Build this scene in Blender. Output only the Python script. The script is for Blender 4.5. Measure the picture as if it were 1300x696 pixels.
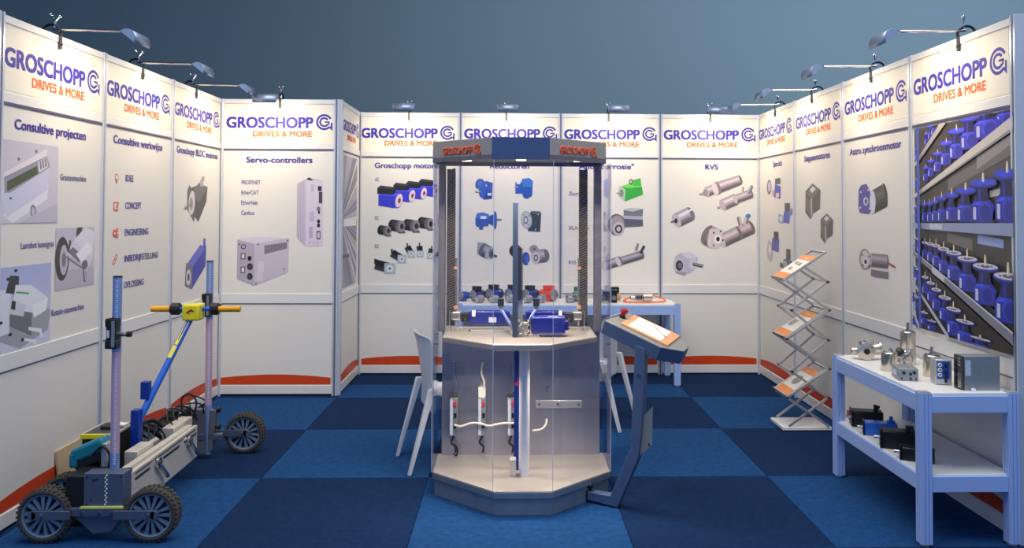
import bpy, math, random
from math import sin, cos, pi, radians
from mathutils import Vector, Matrix
random.seed(7)
for o in list(bpy.data.objects): bpy.data.objects.remove(o)
S = bpy.context.scene
COL = S.collection
V = Vector

# ---------------------------------------------------------------- camera, world, light, exposure
def lin(c):
    return tuple(((x/255)/12.92 if x/255 <= .04045 else ((x/255+.055)/1.055)**2.4) for x in c)+(1.,)

cam_d = bpy.data.cameras.new('camera'); cam = bpy.data.objects.new('camera', cam_d); COL.objects.link(cam)
cam_d.sensor_width = 36; cam_d.lens = 1010.2/1300*36; cam_d.clip_end = 200; cam_d.clip_start = .05
cam_d.shift_x = -22.435/1300; cam_d.shift_y = -104.74/1300
YAW, PIT, ROL = .024703, .024723, -.003675
cam.location = (-.4796, -7.7477, 1.5808)
# world(x right, y forward, z up) -> camera
Rz = Matrix(((cos(YAW), -sin(YAW), 0), (sin(YAW), cos(YAW), 0), (0, 0, 1)))
Rx = Matrix(((1, 0, 0), (0, cos(PIT), sin(PIT)), (0, -sin(PIT), cos(PIT))))
Ry = Matrix(((cos(ROL), 0, -sin(ROL)), (0, 1, 0), (sin(ROL), 0, cos(ROL))))
W2C = Ry @ Rx @ Rz
C2W = W2C.transposed()
# blender camera axes: x right, y up, -z forward
B = Matrix((C2W @ V((1, 0, 0)), C2W @ V((0, 0, 1)), C2W @ V((0, -1, 0)))).transposed()
cam.rotation_euler = B.to_euler()
S.camera = cam

S.view_settings.view_transform = 'Standard'; S.view_settings.look = 'None'
S.view_settings.gamma = 1; S.view_settings.use_curve_mapping = False
S.view_settings.exposure = 0.16

w = bpy.data.worlds.new('hall'); S.world = w; w.use_nodes = True
w.node_tree.nodes['Background'].inputs[0].default_value = (.36, .57, 1, 1)
w.node_tree.nodes['Background'].inputs[1].default_value = .62

def area(name, loc, target, sx, sy, power, col, parent=None, spread=pi):
    d = bpy.data.lights.new(name, 'AREA'); d.shape = 'RECTANGLE'; d.size = sx; d.size_y = sy
    d.energy = power; d.color = col; d.spread = spread
    o = bpy.data.objects.new(name, d); COL.objects.link(o); o.location = loc
    o.rotation_euler = (V(target)-V(loc)).to_track_quat('-Z', 'Y').to_euler()
    if parent: o.parent = parent
    return o
area('hall_fill', (0, -4.6, 6.2), (-.1, -2.6, 0), 7, 4, 390, (1, .95, .90))  # general overhead lighting of the hall, as one soft panel
area('hall_fill', (9, 1.0, 6.5), (8, 8, 3.5), 8, 2, 420, (.85, .93, 1))  # added fill, no fixture: brightens the right part of the far wall
area('hall_fill', (3, 2.4, 7.6), (3, 7.9, 3.5), 12, 1, 170, (.9, .94, 1))  # second added fill that lifts the far wall above the stand
LAMP_W = 3.0

# ---------------------------------------------------------------- materials
def mat(name, rgb, rough=.5, metal=0., noise=.04, scale=30, bump=0., stretch=None, spec=.5, emit=0, coat=0):
    m = bpy.data.materials.new(name); m.use_nodes = True; nt = m.node_tree; N = nt.nodes; L = nt.links
    b = N['Principled BSDF']; c = lin(rgb)
    b.inputs['Roughness'].default_value = rough; b.inputs['Metallic'].default_value = metal
    b.inputs['Specular IOR Level'].default_value = spec
    if coat: b.inputs['Coat Weight'].default_value = coat
    tc = N.new('ShaderNodeTexCoord'); mp = N.new('ShaderNodeMapping'); nz = N.new('ShaderNodeTexNoise')
    L.new(tc.outputs['Object'], mp.inputs[0]); L.new(mp.outputs[0], nz.inputs['Vector'])
    if stretch: mp.inputs['Scale'].default_value = stretch
    nz.inputs['Scale'].default_value = scale; nz.inputs['Detail'].default_value = 3
    mx = N.new('ShaderNodeMix'); mx.data_type = 'RGBA'
    mx.inputs[6].default_value = tuple(min(1, x*(1-noise*2)) for x in c[:3])+(1,)
    mx.inputs[7].default_value = tuple(min(1, x*(1+noise*2)) for x in c[:3])+(1,)
    L.new(nz.outputs[0], mx.inputs[0]); L.new(mx.outputs[2], b.inputs['Base Color'])
    if bump:
        bp = N.new('ShaderNodeBump'); bp.inputs['Strength'].default_value = bump; bp.inputs['Distance'].default_value = .002
        L.new(nz.outputs[0], bp.inputs['Height']); L.new(bp.outputs[0], b.inputs['Normal'])
    if emit:
        b.inputs['Emission Color'].default_value = c; b.inputs['Emission Strength'].default_value = emit
    return m

M = {}
M['panel'] = mat('white_laminate', (226, 223, 215), .5, noise=.006, scale=3)
M['header'] = mat('header_laminate', (232, 226, 210), .55, noise=.004, scale=3)
M['rail'] = mat('rail_alu', (224, 223, 220), .35, .0, noise=.01, coat=.2)
M['post'] = mat('post_alu', (204, 208, 216), .32, .25, noise=.02)
M['postd'] = mat('post_groove', (118, 128, 150), .4, .3)
M['orange'] = mat('band_orange', (206, 68, 20), .4, noise=.03)
M['line'] = mat('poster_line', (84, 76, 112), .5)
M['ink'] = mat('ink_indigo', (48, 42, 158), .6, noise=.02)
M['inkt'] = mat('ink_title', (58, 48, 150), .4, noise=.02)
M['inks'] = mat('ink_small', (92, 88, 158), .4, noise=.02)
M['inko'] = mat('ink_orange', (236, 100, 40), .6, noise=.02)
M['sign'] = mat('sign_orange', (236, 92, 48), .5)
M['inkr'] = mat('ink_red', (214, 74, 40), .4, noise=.02)
M['steel'] = mat('brushed_steel', (168, 166, 174), .36, .85, noise=.07, scale=12, bump=.12, stretch=(1, 1, .06))
M['steelh'] = mat('brushed_steel_flat', (196, 188, 178), .42, .7, noise=.05, scale=10, bump=.1, stretch=(.1, 1, 1))
M['steeld'] = mat('plinth_steel', (136, 144, 154), .42, .55, noise=.08, scale=12, bump=.1, stretch=(1, 1, .06))
M['canopy'] = mat('canopy_grey', (158, 154, 148), .55, .1, noise=.03)
M['canblue'] = mat('canopy_blue', (64, 84, 126), .45, .1, noise=.03)
M['beam'] = mat('beam_blue', (48, 62, 84), .45, .1)
M['strip'] = mat('chain_strip', (112, 104, 98), .5, .2)
M['deskblue'] = mat('desk_blue', (80, 98, 128), .42, .2, noise=.03)
M['deskgrey'] = mat('desk_grey', (140, 140, 138), .45, .3, noise=.04)
M['chrome'] = mat('chrome', (205, 205, 208), .16, 1., noise=.02)
M['postgrey'] = mat('post_grey', (104, 104, 114), .5, .2)
M['cylal'] = mat('cylinder_alu', (232, 232, 234), .35, .1)
M['alu'] = mat('aluminium', (198, 198, 198), .35, .7, noise=.04)
M['aluw'] = mat('aluminium_pale', (208, 202, 190), .45, .35, noise=.04, bump=.05)
M['alub'] = mat('table_alu_bluelit', (172, 198, 244), .38, .15, noise=.02)  # whitish aluminium frame; the blue light on it is put into the colour
M['alubd'] = mat('table_groove', (98, 118, 170), .4, .2)
M['white'] = mat('white_top', (228, 228, 226), .3, noise=.01)
M['chair'] = mat('chair_plastic', (214, 216, 220), .38, noise=.015)
M['black'] = mat('black_plastic', (22, 22, 24), .45, noise=.1)
M['blackm'] = mat('black_metal', (26, 26, 28), .35, .3, noise=.1)
M['dark'] = mat('dark_grey', (58, 58, 62), .5, noise=.08)
M['rubber'] = mat('tyre_rubber', (64, 60, 54), .85, noise=.15, scale=60, bump=.3)
M['rim'] = mat('rim_grey', (120, 140, 162), .4, .3, noise=.05)
M['rimd'] = mat('rim_dark', (30, 36, 46), .6)
M['frame'] = mat('frame_bluegrey', (92, 102, 124), .42, .4, noise=.05)
M['blue'] = mat('tube_blue', (22, 92, 196), .3, noise=.04, coat=.4)
M['blued'] = mat('post_blue', (16, 50, 140), .35, noise=.05)
M['mblue'] = mat('motor_blue', (24, 38, 128), .32, .1, noise=.05, coat=.3)
M['mblue2'] = mat('motor_blue_bright', (24, 70, 160), .4, noise=.05)
M['yellow'] = mat('box_yellow', (226, 210, 30), .35, noise=.04)
M['grip'] = mat('grip_yellow', (228, 160, 20), .45, noise=.04)
M['teal'] = mat('teal_plastic', (22, 118, 134), .4, noise=.05)
M['orangem'] = mat('motor_orange', (226, 76, 34), .4, noise=.05)
M['green'] = mat('motor_green', (50, 140, 66), .4, noise=.05)
M['grey'] = mat('cast_grey', (150, 154, 160), .42, .5, noise=.08, bump=.1)
M['nickel'] = mat('nickel', (205, 198, 184), .24, .9, noise=.05)
M['boxgrey'] = mat('controller_grey', (150, 156, 158), .4, .5, noise=.04)
M['cabo'] = mat('cable_orange', (240, 104, 24), .45)
M['cabw'] = mat('cable_white', (222, 216, 200), .5)
M['cabl'] = mat('cable_lilac', (120, 132, 190), .45)
M['red'] = mat('red_button', (150, 26, 22), .35)
M['redb'] = mat('red_tag', (220, 30, 60), .4)
M['wood'] = mat('clipboard_wood', (206, 150, 106), .5, noise=.08, scale=14, stretch=(1, 6, 1))
M['woodd'] = mat('board_edge', (110, 60, 34), .5)
M['paper'] = mat('paper', (236, 234, 222), .6, noise=.01)
M['paperg'] = mat('paper_print', (196, 200, 190), .6)
M['broch'] = mat('brochure_orange', (240, 142, 62), .4)
M['brochg'] = mat('brochure_grey', (150, 146, 146), .4)
M['label'] = mat('label_plate', (200, 206, 220), .4)
M['lime'] = mat('spirit_level', (214, 220, 110), .4)
M['lampg'] = mat('lamp_shell', (150, 165, 190), .35, .5, noise=.03)
M['lampi'] = mat('lamp_inside', (206, 200, 180), .3, .6)
M['cream'] = mat('cream_print', (186, 186, 190), .4)
M['cardb'] = mat('cardboard', (176, 158, 128), .8)
M['staff'] = mat('staff_alu', (128, 156, 206), .35, .3, noise=.04)
M['staffp'] = mat('staff_pink', (204, 168, 186), .4, .2)
M['stafft'] = mat('staff_tick', (222, 226, 246), .4)
M['hallwall'] = mat('hall_wall', (112, 134, 146), .9, noise=.03, scale=.2)
M['hallceil'] = mat('hall_ceiling', (34, 50, 72), .9)
M['hallfloor'] = mat('hall_floor', (70, 74, 80), .7, noise=.05)
M['bulb'] = mat('lamp_tube', (255, 240, 205), .4, emit=14)
M['led'] = mat('downlight', (255, 238, 200), .4, emit=9)

def glass(name, tint, refl=1.0):
    m = bpy.data.materials.new(name); m.use_nodes = True; nt = m.node_tree; N = nt.nodes; L = nt.links
    N.remove(N['Principled BSDF'])
    t = N.new('ShaderNodeBsdfTransparent'); t.inputs[0].default_value = tint
    g = N.new('ShaderNodeBsdfGlossy'); g.inputs[0].default_value = (.9, .92, 1, 1); g.inputs['Roughness'].default_value = .03
    lw = N.new('ShaderNodeLayerWeight'); lw.inputs[0].default_value = .5
    pw = N.new('ShaderNodeMath'); pw.operation = 'POWER'; pw.inputs[1].default_value = 4.5; L.new(lw.outputs['Facing'], pw.inputs[0])
    ma = N.new('ShaderNodeMath'); ma.operation = 'MULTIPLY_ADD'; ma.inputs[1].default_value = .6*refl; ma.inputs[2].default_value = .03*refl
    L.new(pw.outputs[0], ma.inputs[0])
    mx = N.new('ShaderNodeMixShader'); L.new(ma.outputs[0], mx.inputs[0]); L.new(t.outputs[0], mx.inputs[1]); L.new(g.outputs[0], mx.inputs[2])
    L.new(mx.outputs[0], N['Material Output'].inputs[0])
    return m
M['glass'] = glass('acrylic', (.95, .95, .975, 1))
M['gedge'] = mat('acrylic_edge', (196, 196, 214), .2)

def carpet(name, rgb):
    m = mat(name, rgb, .95, noise=.22, scale=26, spec=.1)
    nt = m.node_tree; N = nt.nodes; L = nt.links
    tc = N.new('ShaderNodeTexCoord'); v = N.new('ShaderNodeTexNoise'); v.inputs['Scale'].default_value = 240; v.inputs['Detail'].default_value = 4
    L.new(tc.outputs['Object'], v.inputs['Vector'])
    bp = N.new('ShaderNodeBump'); bp.inputs['Strength'].default_value = .8; bp.inputs['Distance'].default_value = .004
    L.new(v.outputs[0], bp.inputs['Height']); L.new(bp.outputs[0], N['Principled BSDF'].inputs['Normal'])
    return m
M['car_l'] = carpet('carpet_light', (24, 66, 114))
M['car_d'] = carpet('carpet_dark', (15, 40, 76))

# vertex-colour ink used for every printed photograph
m = bpy.data.materials.new('photo_print'); m.use_nodes = True
at = m.node_tree.nodes.new('ShaderNodeVertexColor'); at.layer_name = 'Col'
m.node_tree.links.new(at.outputs[0], m.node_tree.nodes['Principled BSDF'].inputs['Base Color'])
m.node_tree.nodes['Principled BSDF'].inputs['Roughness'].default_value = .36
M['print'] = m

# ---------------------------------------------------------------- mesh building
class MB:
    def __init__(s): s.v = []; s.f = []; s.mi = []; s.cur = 0
    def slot(s, i): s.cur = i; return s
    def add(s, vs, fs):
        o = len(s.v); s.v += [tuple(p) for p in vs]; s.f += [tuple(o+i for i in f) for f in fs]; s.mi += [s.cur]*len(fs); return s
    def box(s, x0, x1, y0, y1, z0, z1):
        return s.hexa([(x0, y0, z0), (x1, y0, z0), (x1, y1, z0), (x0, y1, z0)], [(x0, y0, z1), (x1, y0, z1), (x1, y1, z1), (x0, y1, z1)])
    def hexa(s, a, b):
        n = len(a)
        return s.add(list(a)+list(b), [tuple(range(n))[::-1], tuple(range(n, 2*n))]+[(i, (i+1) % n, n+(i+1) % n, n+i) for i in range(n)])
    def obox(s, c, sz, ax):     # ax: three unit vectors
        c = V(c); X, Y, Z = [V(a)*sz[i]/2 for i, a in enumerate(ax)]
        return s.hexa([c-X-Y-Z, c+X-Y-Z, c+X+Y-Z, c-X+Y-Z], [c-X-Y+Z, c+X-Y+Z, c+X+Y+Z, c-X+Y+Z])
    def bar(s, p, q, wd, th, side=(0, 1, 0)):   # box bar from p to q; wd along side
        p, q = V(p), V(q); d = (q-p); l = d.length; d.normalize(); sd = V(side); sd = (sd-d*sd.dot(d)).normalized(); u = d.cross(sd)
        return s.obox((p+q)/2, (l, wd, th), (d, sd, u))
    def cyl(s, p, q, r, r2=None, n=16, cap=True):
        p, q = V(p), V(q); r2 = r if r2 is None else r2; d = (q-p).normalized()
        a = d.cross(V((0, 0, 1))); a = a.normalized() if a.length > 1e-4 else V((1, 0, 0)); b = d.cross(a)
        A_ = [p+(a*cos(t)+b*sin(t))*r for t in [2*pi*i/n for i in range(n)]]
        B_ = [q+(a*cos(t)+b*sin(t))*r2 for t in [2*pi*i/n for i in range(n)]]
        fs = [(i, (i+1) % n, n+(i+1) % n, n+i) for i in range(n)]
        if cap: fs += [tuple(range(n))[::-1], tuple(range(n, 2*n))]
        return s.add(A_+B_, fs)
    def lathe(s, prof, o, d, n=24):   # prof: (radius, height)
        o = V(o); d = V(d).normalized(); a = d.cross(V((0, 0, 1))); a = a.normalized() if a.length > 1e-4 else V((1, 0, 0)); b = d.cross(a)
        vs = []; fs = []
        for r, h in prof:
            vs += [o+d*h+(a*cos(2*pi*i/n)+b*sin(2*pi*i/n))*r for i in range(n)]
        for k in range(len(prof)-1):
            fs += [(k*n+i, k*n+(i+1) % n, (k+1)*n+(i+1) % n, (k+1)*n+i) for i in range(n)]
        fs += [tuple(range(n))[::-1], tuple(range((len(prof)-1)*n, len(prof)*n))]
        return s.add(vs, fs)
    def tube(s, pts, r, n=8):
        pts = [V(p) for p in pts]; vs = []; fs = []; prev = None
        for i, p in enumerate(pts):
            d = (pts[min(i+1, len(pts)-1)]-pts[max(i-1, 0)]).normalized()
            if prev is None: a = d.cross(V((0, 0, 1))); a = a.normalized() if a.length > 1e-3 else V((1, 0, 0))
            else: a = (prev-d*prev.dot(d)).normalized()
            prev = a; b = d.cross(a)
            vs += [p+(a*cos(2*pi*k/n)+b*sin(2*pi*k/n))*r for k in range(n)]
        for i in range(len(pts)-1):
            fs += [(i*n+k, i*n+(k+1) % n, (i+1)*n+(k+1) % n, (i+1)*n+k) for k in range(n)]
        fs += [tuple(range(n))[::-1], tuple(range((len(pts)-1)*n, len(pts)*n))]
        return s.add(vs, fs)
    def sph(s, c, r, n=12, sc=(1, 1, 1)):
        prof = [(max(1e-4, r*sin(pi*i/8)), -r*cos(pi*i/8)) for i in range(9)]
        o = len(s.v); s.lathe(prof, (0, 0, 0), (0, 0, 1), n)
        for i in range(o, len(s.v)):
            v = s.v[i]; s.v[i] = (c[0]+v[0]*sc[0], c[1]+v[1]*sc[1], c[2]+v[2]*sc[2])
        return s
    def build(s, name, m, parent=None, bevel=0, ang=35, seg=2):
        me = bpy.data.meshes.new(name); me.from_pydata(s.v, [], s.f); me.update()
        ms = m if isinstance(m, (list, tuple)) else [m]
        for k in ms: me.materials.append(M[k] if isinstance(k, str) else k)
        me.polygons.foreach_set('material_index', s.mi)
        me.polygons.foreach_set('use_smooth', [True]*len(me.polygons))
        me.set_sharp_from_angle(angle=radians(ang))
        o = bpy.data.objects.new(name, me); COL.objects.link(o)
        if parent: o.parent = parent
        if bevel:
            b = o.modifiers.new('bevel', 'BEVEL'); b.width = bevel; b.segments = seg; b.limit_method = 'ANGLE'; b.angle_limit = radians(40)
        return o
def smooth_path(pts, k=6):
    pts = [V(p) for p in pts]; out = []
    for i in range(len(pts)-1):
        p0 = pts[max(i-1, 0)]; p1 = pts[i]; p2 = pts[i+1]; p3 = pts[min(i+2, len(pts)-1)]
        for j in range(k):
            t = j/k
            out.append(.5*((2*p1)+(p2-p0)*t+(2*p0-5*p1+4*p2-p3)*t*t+(3*p1-p0-3*p2+p3)*t**3))
    return out+[pts[-1]]
def thing(name, label, cat, loc=(0, 0, 0), rz=0, group=None):
    o = bpy.data.objects.new(name, None); COL.objects.link(o); o.location = loc; o.rotation_euler = (0, 0, rz); o.empty_display_size = .1
    o['label'] = label; o['category'] = cat
    if group: o['group'] = group
    return o
def tag(o, label, cat, group=None):
    o['label'] = label; o['category'] = cat
    if group: o['group'] = group
    return o
def struct(name):
    o = bpy.data.objects.new(name, None); COL.objects.link(o); o['kind'] = 'structure'; return o
def copy_tree(o, parent=None):
    c = o.copy(); COL.objects.link(c)
    if parent: c.parent = parent
    for ch in list(o.children): copy_tree(ch, c)
    return c
def place(o, loc, rz=0, label=None, group=None):
    o.location = loc; o.rotation_euler = (0, 0, rz)
    if label: o['label'] = label
    if group: o['group'] = group
    return o

# ---------------------------------------------------------------- flat lettering and printed pictures
_tc = {}
def textmesh(s, bold):
    if (s, bold) in _tc: return _tc[(s, bold)]
    c = bpy.data.curves.new('t', 'FONT'); c.body = s; c.resolution_u = 3; c.offset = max(0, -bold)
    o = bpy.data.objects.new('t', c); COL.objects.link(o)
    bpy.context.view_layer.update()
    me = bpy.data.meshes.new_from_object(o.evaluated_get(bpy.context.evaluated_depsgraph_get()))
    vs = [v.co.copy() for v in me.vertices]; fs = [tuple(p.vertices) for p in me.polygons]
    bpy.data.objects.remove(o); bpy.data.curves.remove(c); bpy.data.meshes.remove(me)
    base = [(v.x, v.y) for v in vs]; hk = 0; n0 = len(base); al = []; af = []
    for dx, dy in ([(0, 0)] if bold < .001 else [(-bold, -bold*.6), (bold, -bold*.6), (-bold, bold*.6), (bold, bold*.6)]):
        al += [(x+dx, y+dy, hk) for x, y in base]; hk += 1; af += [tuple(i+len(al)-n0 for i in f) for f in fs]
    fs = af; x0 = min(q[0] for q in al); x1 = max(q[0] for q in al)
    r = (al, fs, x0, x1); _tc[(s, bold)] = r
    return r
class Frame:        # flat frame: origin, direction u, direction v, normal
    def __init__(s, o, u, v, n): s.o = V(o); s.u = V(u).normalized(); s.v = V(v).normalized(); s.n = V(n).normalized()
    def p(s, a, b, h=0): return s.o+s.u*a+s.v*b+s.n*h
def text(fr, s, u0, u1, base, cap, m, parent, bold=.012, h=.002, thick=0, name='lettering'):
    vs, fs, x0, x1 = textmesh(s, bold); k = cap/.7
    mb = MB(); P = [fr.p(u0+(x-x0)/(x1-x0)*(u1-u0), base+y*k, h+.00025*j) for x, y, j in vs]
    mb.add(P, fs)
    o = mb.build(name, m, parent)
    if thick:
        sm = o.modifiers.new('s', 'SOLIDIFY'); sm.thickness = thick; sm.offset = 0
    return o
def arc(cx, cy, r0, r1, a0, a1, n=28, asp=1):
    out = []
    for i in range(n+1):
        t = radians(a0+(a1-a0)*i/n); out.append(((cx+r0*cos(t)*asp, cy+r0*sin(t)), (cx+r1*cos(t)*asp, cy+r1*sin(t))))
    return out
def logo(fr, u0, u1, z0, z1, m, parent, h=.002, th=0, name='emblem'):
    cx = (u0+u1)/2; R = (z1-z0)/2*.93; cy = z1-R; asp = (u1-u0)/2/R
    mb = MB()
    def strip(st): 
        for a, b in zip(st, st[1:]): mb.add([fr.p(*a[0], h), fr.p(*a[1], h), fr.p(*b[1], h), fr.p(*b[0], h)], [(0, 1, 2, 3)])
    strip(arc(cx, cy, .75*R, R, 28, 318, 36, asp)); strip(arc(cx, cy, .39*R, .62*R, 35, 330, 28, asp))
    def q(pts): mb.add([fr.p(cx+x*R*asp, cy+y*R, h+.0002) for x, y in pts], [tuple(range(len(pts)))])
    q([(.05, -.08), (.64, -.08), (.64, .1), (.05, .1)]); q([(.47, -.4), (.64, -.3), (.64, .1), (.47, .1)])
    q([(.8, -.08), (1, -.08), (1, -1.12), (.8, -.9)]); q([(.66, -.74), (.83, -.92), (.83, -.6), (.74, -.5)])
    o = mb.build(name, m, parent)
    if th:
        sm = o.modifiers.new('s', 'SOLIDIFY'); sm.thickness = th; sm.offset = 0
    return o

def clip(pts, r):
    if not r: return pts
    for ax, lim, sg in ((0, r[0], 1), (0, r[1], -1), (1, r[2], 1), (1, r[3], -1)):
        out = []
        for i in range(len(pts)):
            a, b = pts[i-1], pts[i]; ia = (a[ax]-lim)*sg >= 0; ib = (b[ax]-lim)*sg >= 0
            if ia != ib:
                t = (lim-a[ax])/(b[ax]-a[ax]); out.append((a[0]+(b[0]-a[0])*t, a[1]+(b[1]-a[1])*t))
            if ib: out.append(b)
        pts = out
        if not pts: return []
    return pts
class Art:          # flat printed picture: stacked coloured polygons in metres on a wall frame
    def __init__(s, fr, u0=0, z0=0, sc=1, sx=None, rect=None):
        s.fr = fr; s.u0 = u0; s.z0 = z0; s.sc = sc; s.sx = sx or sc; s.v = []; s.f = []; s.c = []; s.k = 0; s.rect = rect
    def P(s, pts, col):
        q = [(s.u0+x*s.sx, s.z0+y*s.sc) for x, y in pts]; q = clip(q, s.rect)
        if len(q) < 3: return s
        s.k += 1; h = .0022+s.k*.00004
        o = len(s.v); s.v += [s.fr.p(a, b, h) for a, b in q]; s.f.append(tuple(range(o, o+len(q)))); s.c.append(lin(col)); return s
    def R(s, x0, x1, y0, y1, col): return s.P([(x0, y0), (x1, y0), (x1, y1), (x0, y1)], col)
    def E(s, cx, cy, rx, ry, col, rot=0, n=18):
        a = radians(rot); return s.P([(cx+rx*cos(t)*cos(a)-ry*sin(t)*sin(a), cy+rx*cos(t)*sin(a)+ry*sin(t)*cos(a)) for t in [2*pi*i/n for i in range(n)]], col)
    def C(s, x0, y0, x1, y1, r, col, cap=None, k=.45, r1=None, n=7):   # shaded cylinder, cap seen at the first end
        r1 = r1 or r; dx, dy = x1-x0, y1-y0; l = math.hypot(dx, dy); nx, ny = -dy/l, dx/l
        if ny < 0: nx, ny = -nx, -ny
        rot = math.degrees(math.atan2(dy, dx))
        s.E(x1, y1, r1*k, r1, tuple(c*.6 for c in col), rot)
        for i in range(n):
            a = -1+2*i/n; b = -1+2*(i+1)/n; t = (a+b)/2
            f = .5+.62*max(0, 1-abs(t-.35)*1.0)
            s.P([(x0+nx*r*a, y0+ny*r*a), (x1+nx*r1*a, y1+ny*r1*a), (x1+nx*r1*b, y1+ny*r1*b), (x0+nx*r*b, y0+ny*r*b)], tuple(min(255, c*f) for c in col))
        s.E(x0, y0, r*k, r, cap or col, rot); return s
    def done(s, parent, name='printed_picture'):
        me = bpy.data.meshes.new(name); me.from_pydata(s.v, [], s.f); me.materials.append(M['print'])
        ca = me.color_attributes.new('Col', 'FLOAT_COLOR', 'CORNER'); i = 0
        for f, c in zip(s.f, s.c):
            for _ in f: ca.data[i].color = c; i += 1
        o = bpy.data.objects.new(name, me); COL.objects.link(o); o.parent = parent; return o

# ---------------------------------------------------------------- hall and floor
XR, XL, WL, YS = 1.964, -1.939, -2.959, -.87
H = 2.535
o = MB().box(-22, 22, 7.9, 8.1, 0, 9).build('wall_far', 'hallwall'); o['kind'] = 'structure'
o = MB().box(-22, 22, -8, 8.1, 9, 9.1).build('ceiling', 'hallceil'); o['kind'] = 'structure'
fl = struct('floor')
MB().box(-22, 22, -12, 7.9, -.06, -.014).build('floor_slab', 'hallfloor', fl)
xs = [-5.98, -4.96, -3.94, -2.93, -1.94, -.955, .11, 1.07, 2.07, 3.09]
ys = [.2, -.45, -.95, -1.93, -2.975, -3.99, -5.0, -6.01, -7.02, -8.03]
tl = {}
for i in range(len(xs)-1):
    for j in range(len(ys)-1):
        if xs[i] < -4 and j < 4: continue
        dark = (i+j) % 2 == 0
        if j == 0: dark = True
        k = (round(xs[i+1]-xs[i], 2), round(ys[j]-ys[j+1], 2), dark)
        if k not in tl:
            o = MB().box(0, xs[i+1]-xs[i]-.002, ys[j+1]-ys[j]+.002, 0, -.012, 0).build('carpet_tile', 'car_d' if dark else 'car_l', fl, bevel=.003)
            tl[k] = o
        else:
            o = tl[k].copy(); COL.objects.link(o)
        o.location = (xs[i], ys[j], 0)

# ---------------------------------------------------------------- the stand walls
def wall(name, org, u, n, bays, posts, ends=()):
    """bays: list of (u0,u1); posts: list of u.  Returns root, frame, panels"""
    root = struct(name); fr = Frame((org[0], org[1], 0), u, (0, 0, 1), n); pans = []
    def slab(a0, a1, z0, z1, h0, h1, nm, m, par, bev=0):
        mb = MB(); mb.hexa([fr.p(a0, z0, h0), fr.p(a1, z0, h0), fr.p(a1, z1, h0), fr.p(a0, z1, h0)], [fr.p(a0, z0, h1), fr.p(a1, z0, h1), fr.p(a1, z1, h1), fr.p(a0, z1, h1)])
        return mb.build(nm, m, par, bevel=bev)
    for a0, a1 in bays:
        pn = slab(a0, a1, .02, H-.01, -.03, 0, 'wall_panel', 'panel', root); pans.append(pn)
        for z0, z1, hh in ((2.497, H, .006), (2.108, 2.158, .006), (.785, .868, .008), (.015, .088, .008)):
            slab(a0, a1, z0, z1, 0, hh, 'rail', 'rail', root, .002)
        slab(a0, a1, .776, .785, 0, .002, 'rail_lower_line', 'postd', root)  # thin darker strip along the underside of the middle rail
        slab(a0+.018, a1-.018, 2.166, 2.49, 0, .0015, 'header_board', 'header', pn)
        slab(a0, a1, 2.096, 2.104, 0, .0065, 'line_strip', 'line', pn)
        mb = MB(); top = []
        for i in range(17):
            t = i/16; uu = a0+.012+(a1-a0-.024)*t; top.append((uu, .152+.028*(1-(2*t-1)**2)))
        for p, q in zip(top, top[1:]):
            mb.add([fr.p(p[0], .094, .0015), fr.p(q[0], .094, .0015), fr.p(q[0], q[1], .0015), fr.p(p[0], p[1], .0015)], [(0, 1, 2, 3)])
        mb.build('orange_band', 'orange', pn)
    for a in posts:
        mb = MB()
        def bx(x0, x1, h0, h1, z1=H+.004):
            mb.hexa([fr.p(x0, .0, h0), fr.p(x1, .0, h0), fr.p(x1, .0, h1), fr.p(x0, .0, h1)], [fr.p(x0, z1, h0), fr.p(x1, z1, h0), fr.p(x1, z1, h1), fr.p(x0, z1, h1)])
        bx(a-.02, a-.008, -.03, .011); bx(a+.008, a+.02, -.03, .011); mb.slot(1); bx(a-.008, a+.008, -.03, .003)
        mb.build('upright_post', ['post', 'postd'], root)
    for a, dx in ends:
        mb = MB()
        for k, (x0, x1, h0, h1) in enumerate(((-.02, -.008, -.05, .012), (.008, .02, -.05, .012), (-.008, .008, -.045, .006))):
            if k == 2: mb.slot(1)
            mb.hexa([fr.p(a+x0, 0, h0), fr.p(a+x1, 0, h0), fr.p(a+x1, 0, h1), fr.p(a+x0, 0, h1)], [fr.p(a+x0, H+.01, h0), fr.p(a+x1, H+.01, h0), fr.p(a+x1, H+.01, h1), fr.p(a+x0, H+.01, h1)])
        mb.build('end_post', ['post', 'postd'], root)
    return root, fr, pans
def bays(n, p, a=.02, z=0): return [(z+i*p+a, z+(i+1)*p-a) for i in range(n)]
WB, FB, PB = wall('wall_back', (XL, 0), (1, 0, 0), (0, -1, 0), bays(4, .976), [.0]+[.976*i for i in (1, 2, 3)])
WLf, FL, PL = wall('wall_left', (WL, -3.84), (0, 1, 0), (1, 0, 0), bays(3, .99), [.99, 1.98], [(0.0, 0)])
WR, FR, PR = wall('wall_right', (XR, 0), (0, -1, 0), (-1, 0, 0), bays(4, .99), [.99*i for i in (1, 2, 3)], [(3.965, 0)])
WS, FS, PS = wall('wall_back_left', (WL, YS), (1, 0, 0), (0, -1, 0), [(.012, .965)], [.985])
WN, FN, PN = wall('wall_return', (XL, YS), (0, 1, 0), (1, 0, 0), [(.045, .85)], [.03])
for r_, f_, a_ in ((WB, FB, 3.9), (WS, FS, .0)):
    mb = MB(); q = f_.p(a_, 0, .0); mb.cyl((q.x+(.012 if a_ == 0 else -.006), q.y-.008, 0), (q.x+(.012 if a_ == 0 else -.006), q.y-.008, H), .012, n=10); mb.build('corner_post', 'post', r_)

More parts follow.
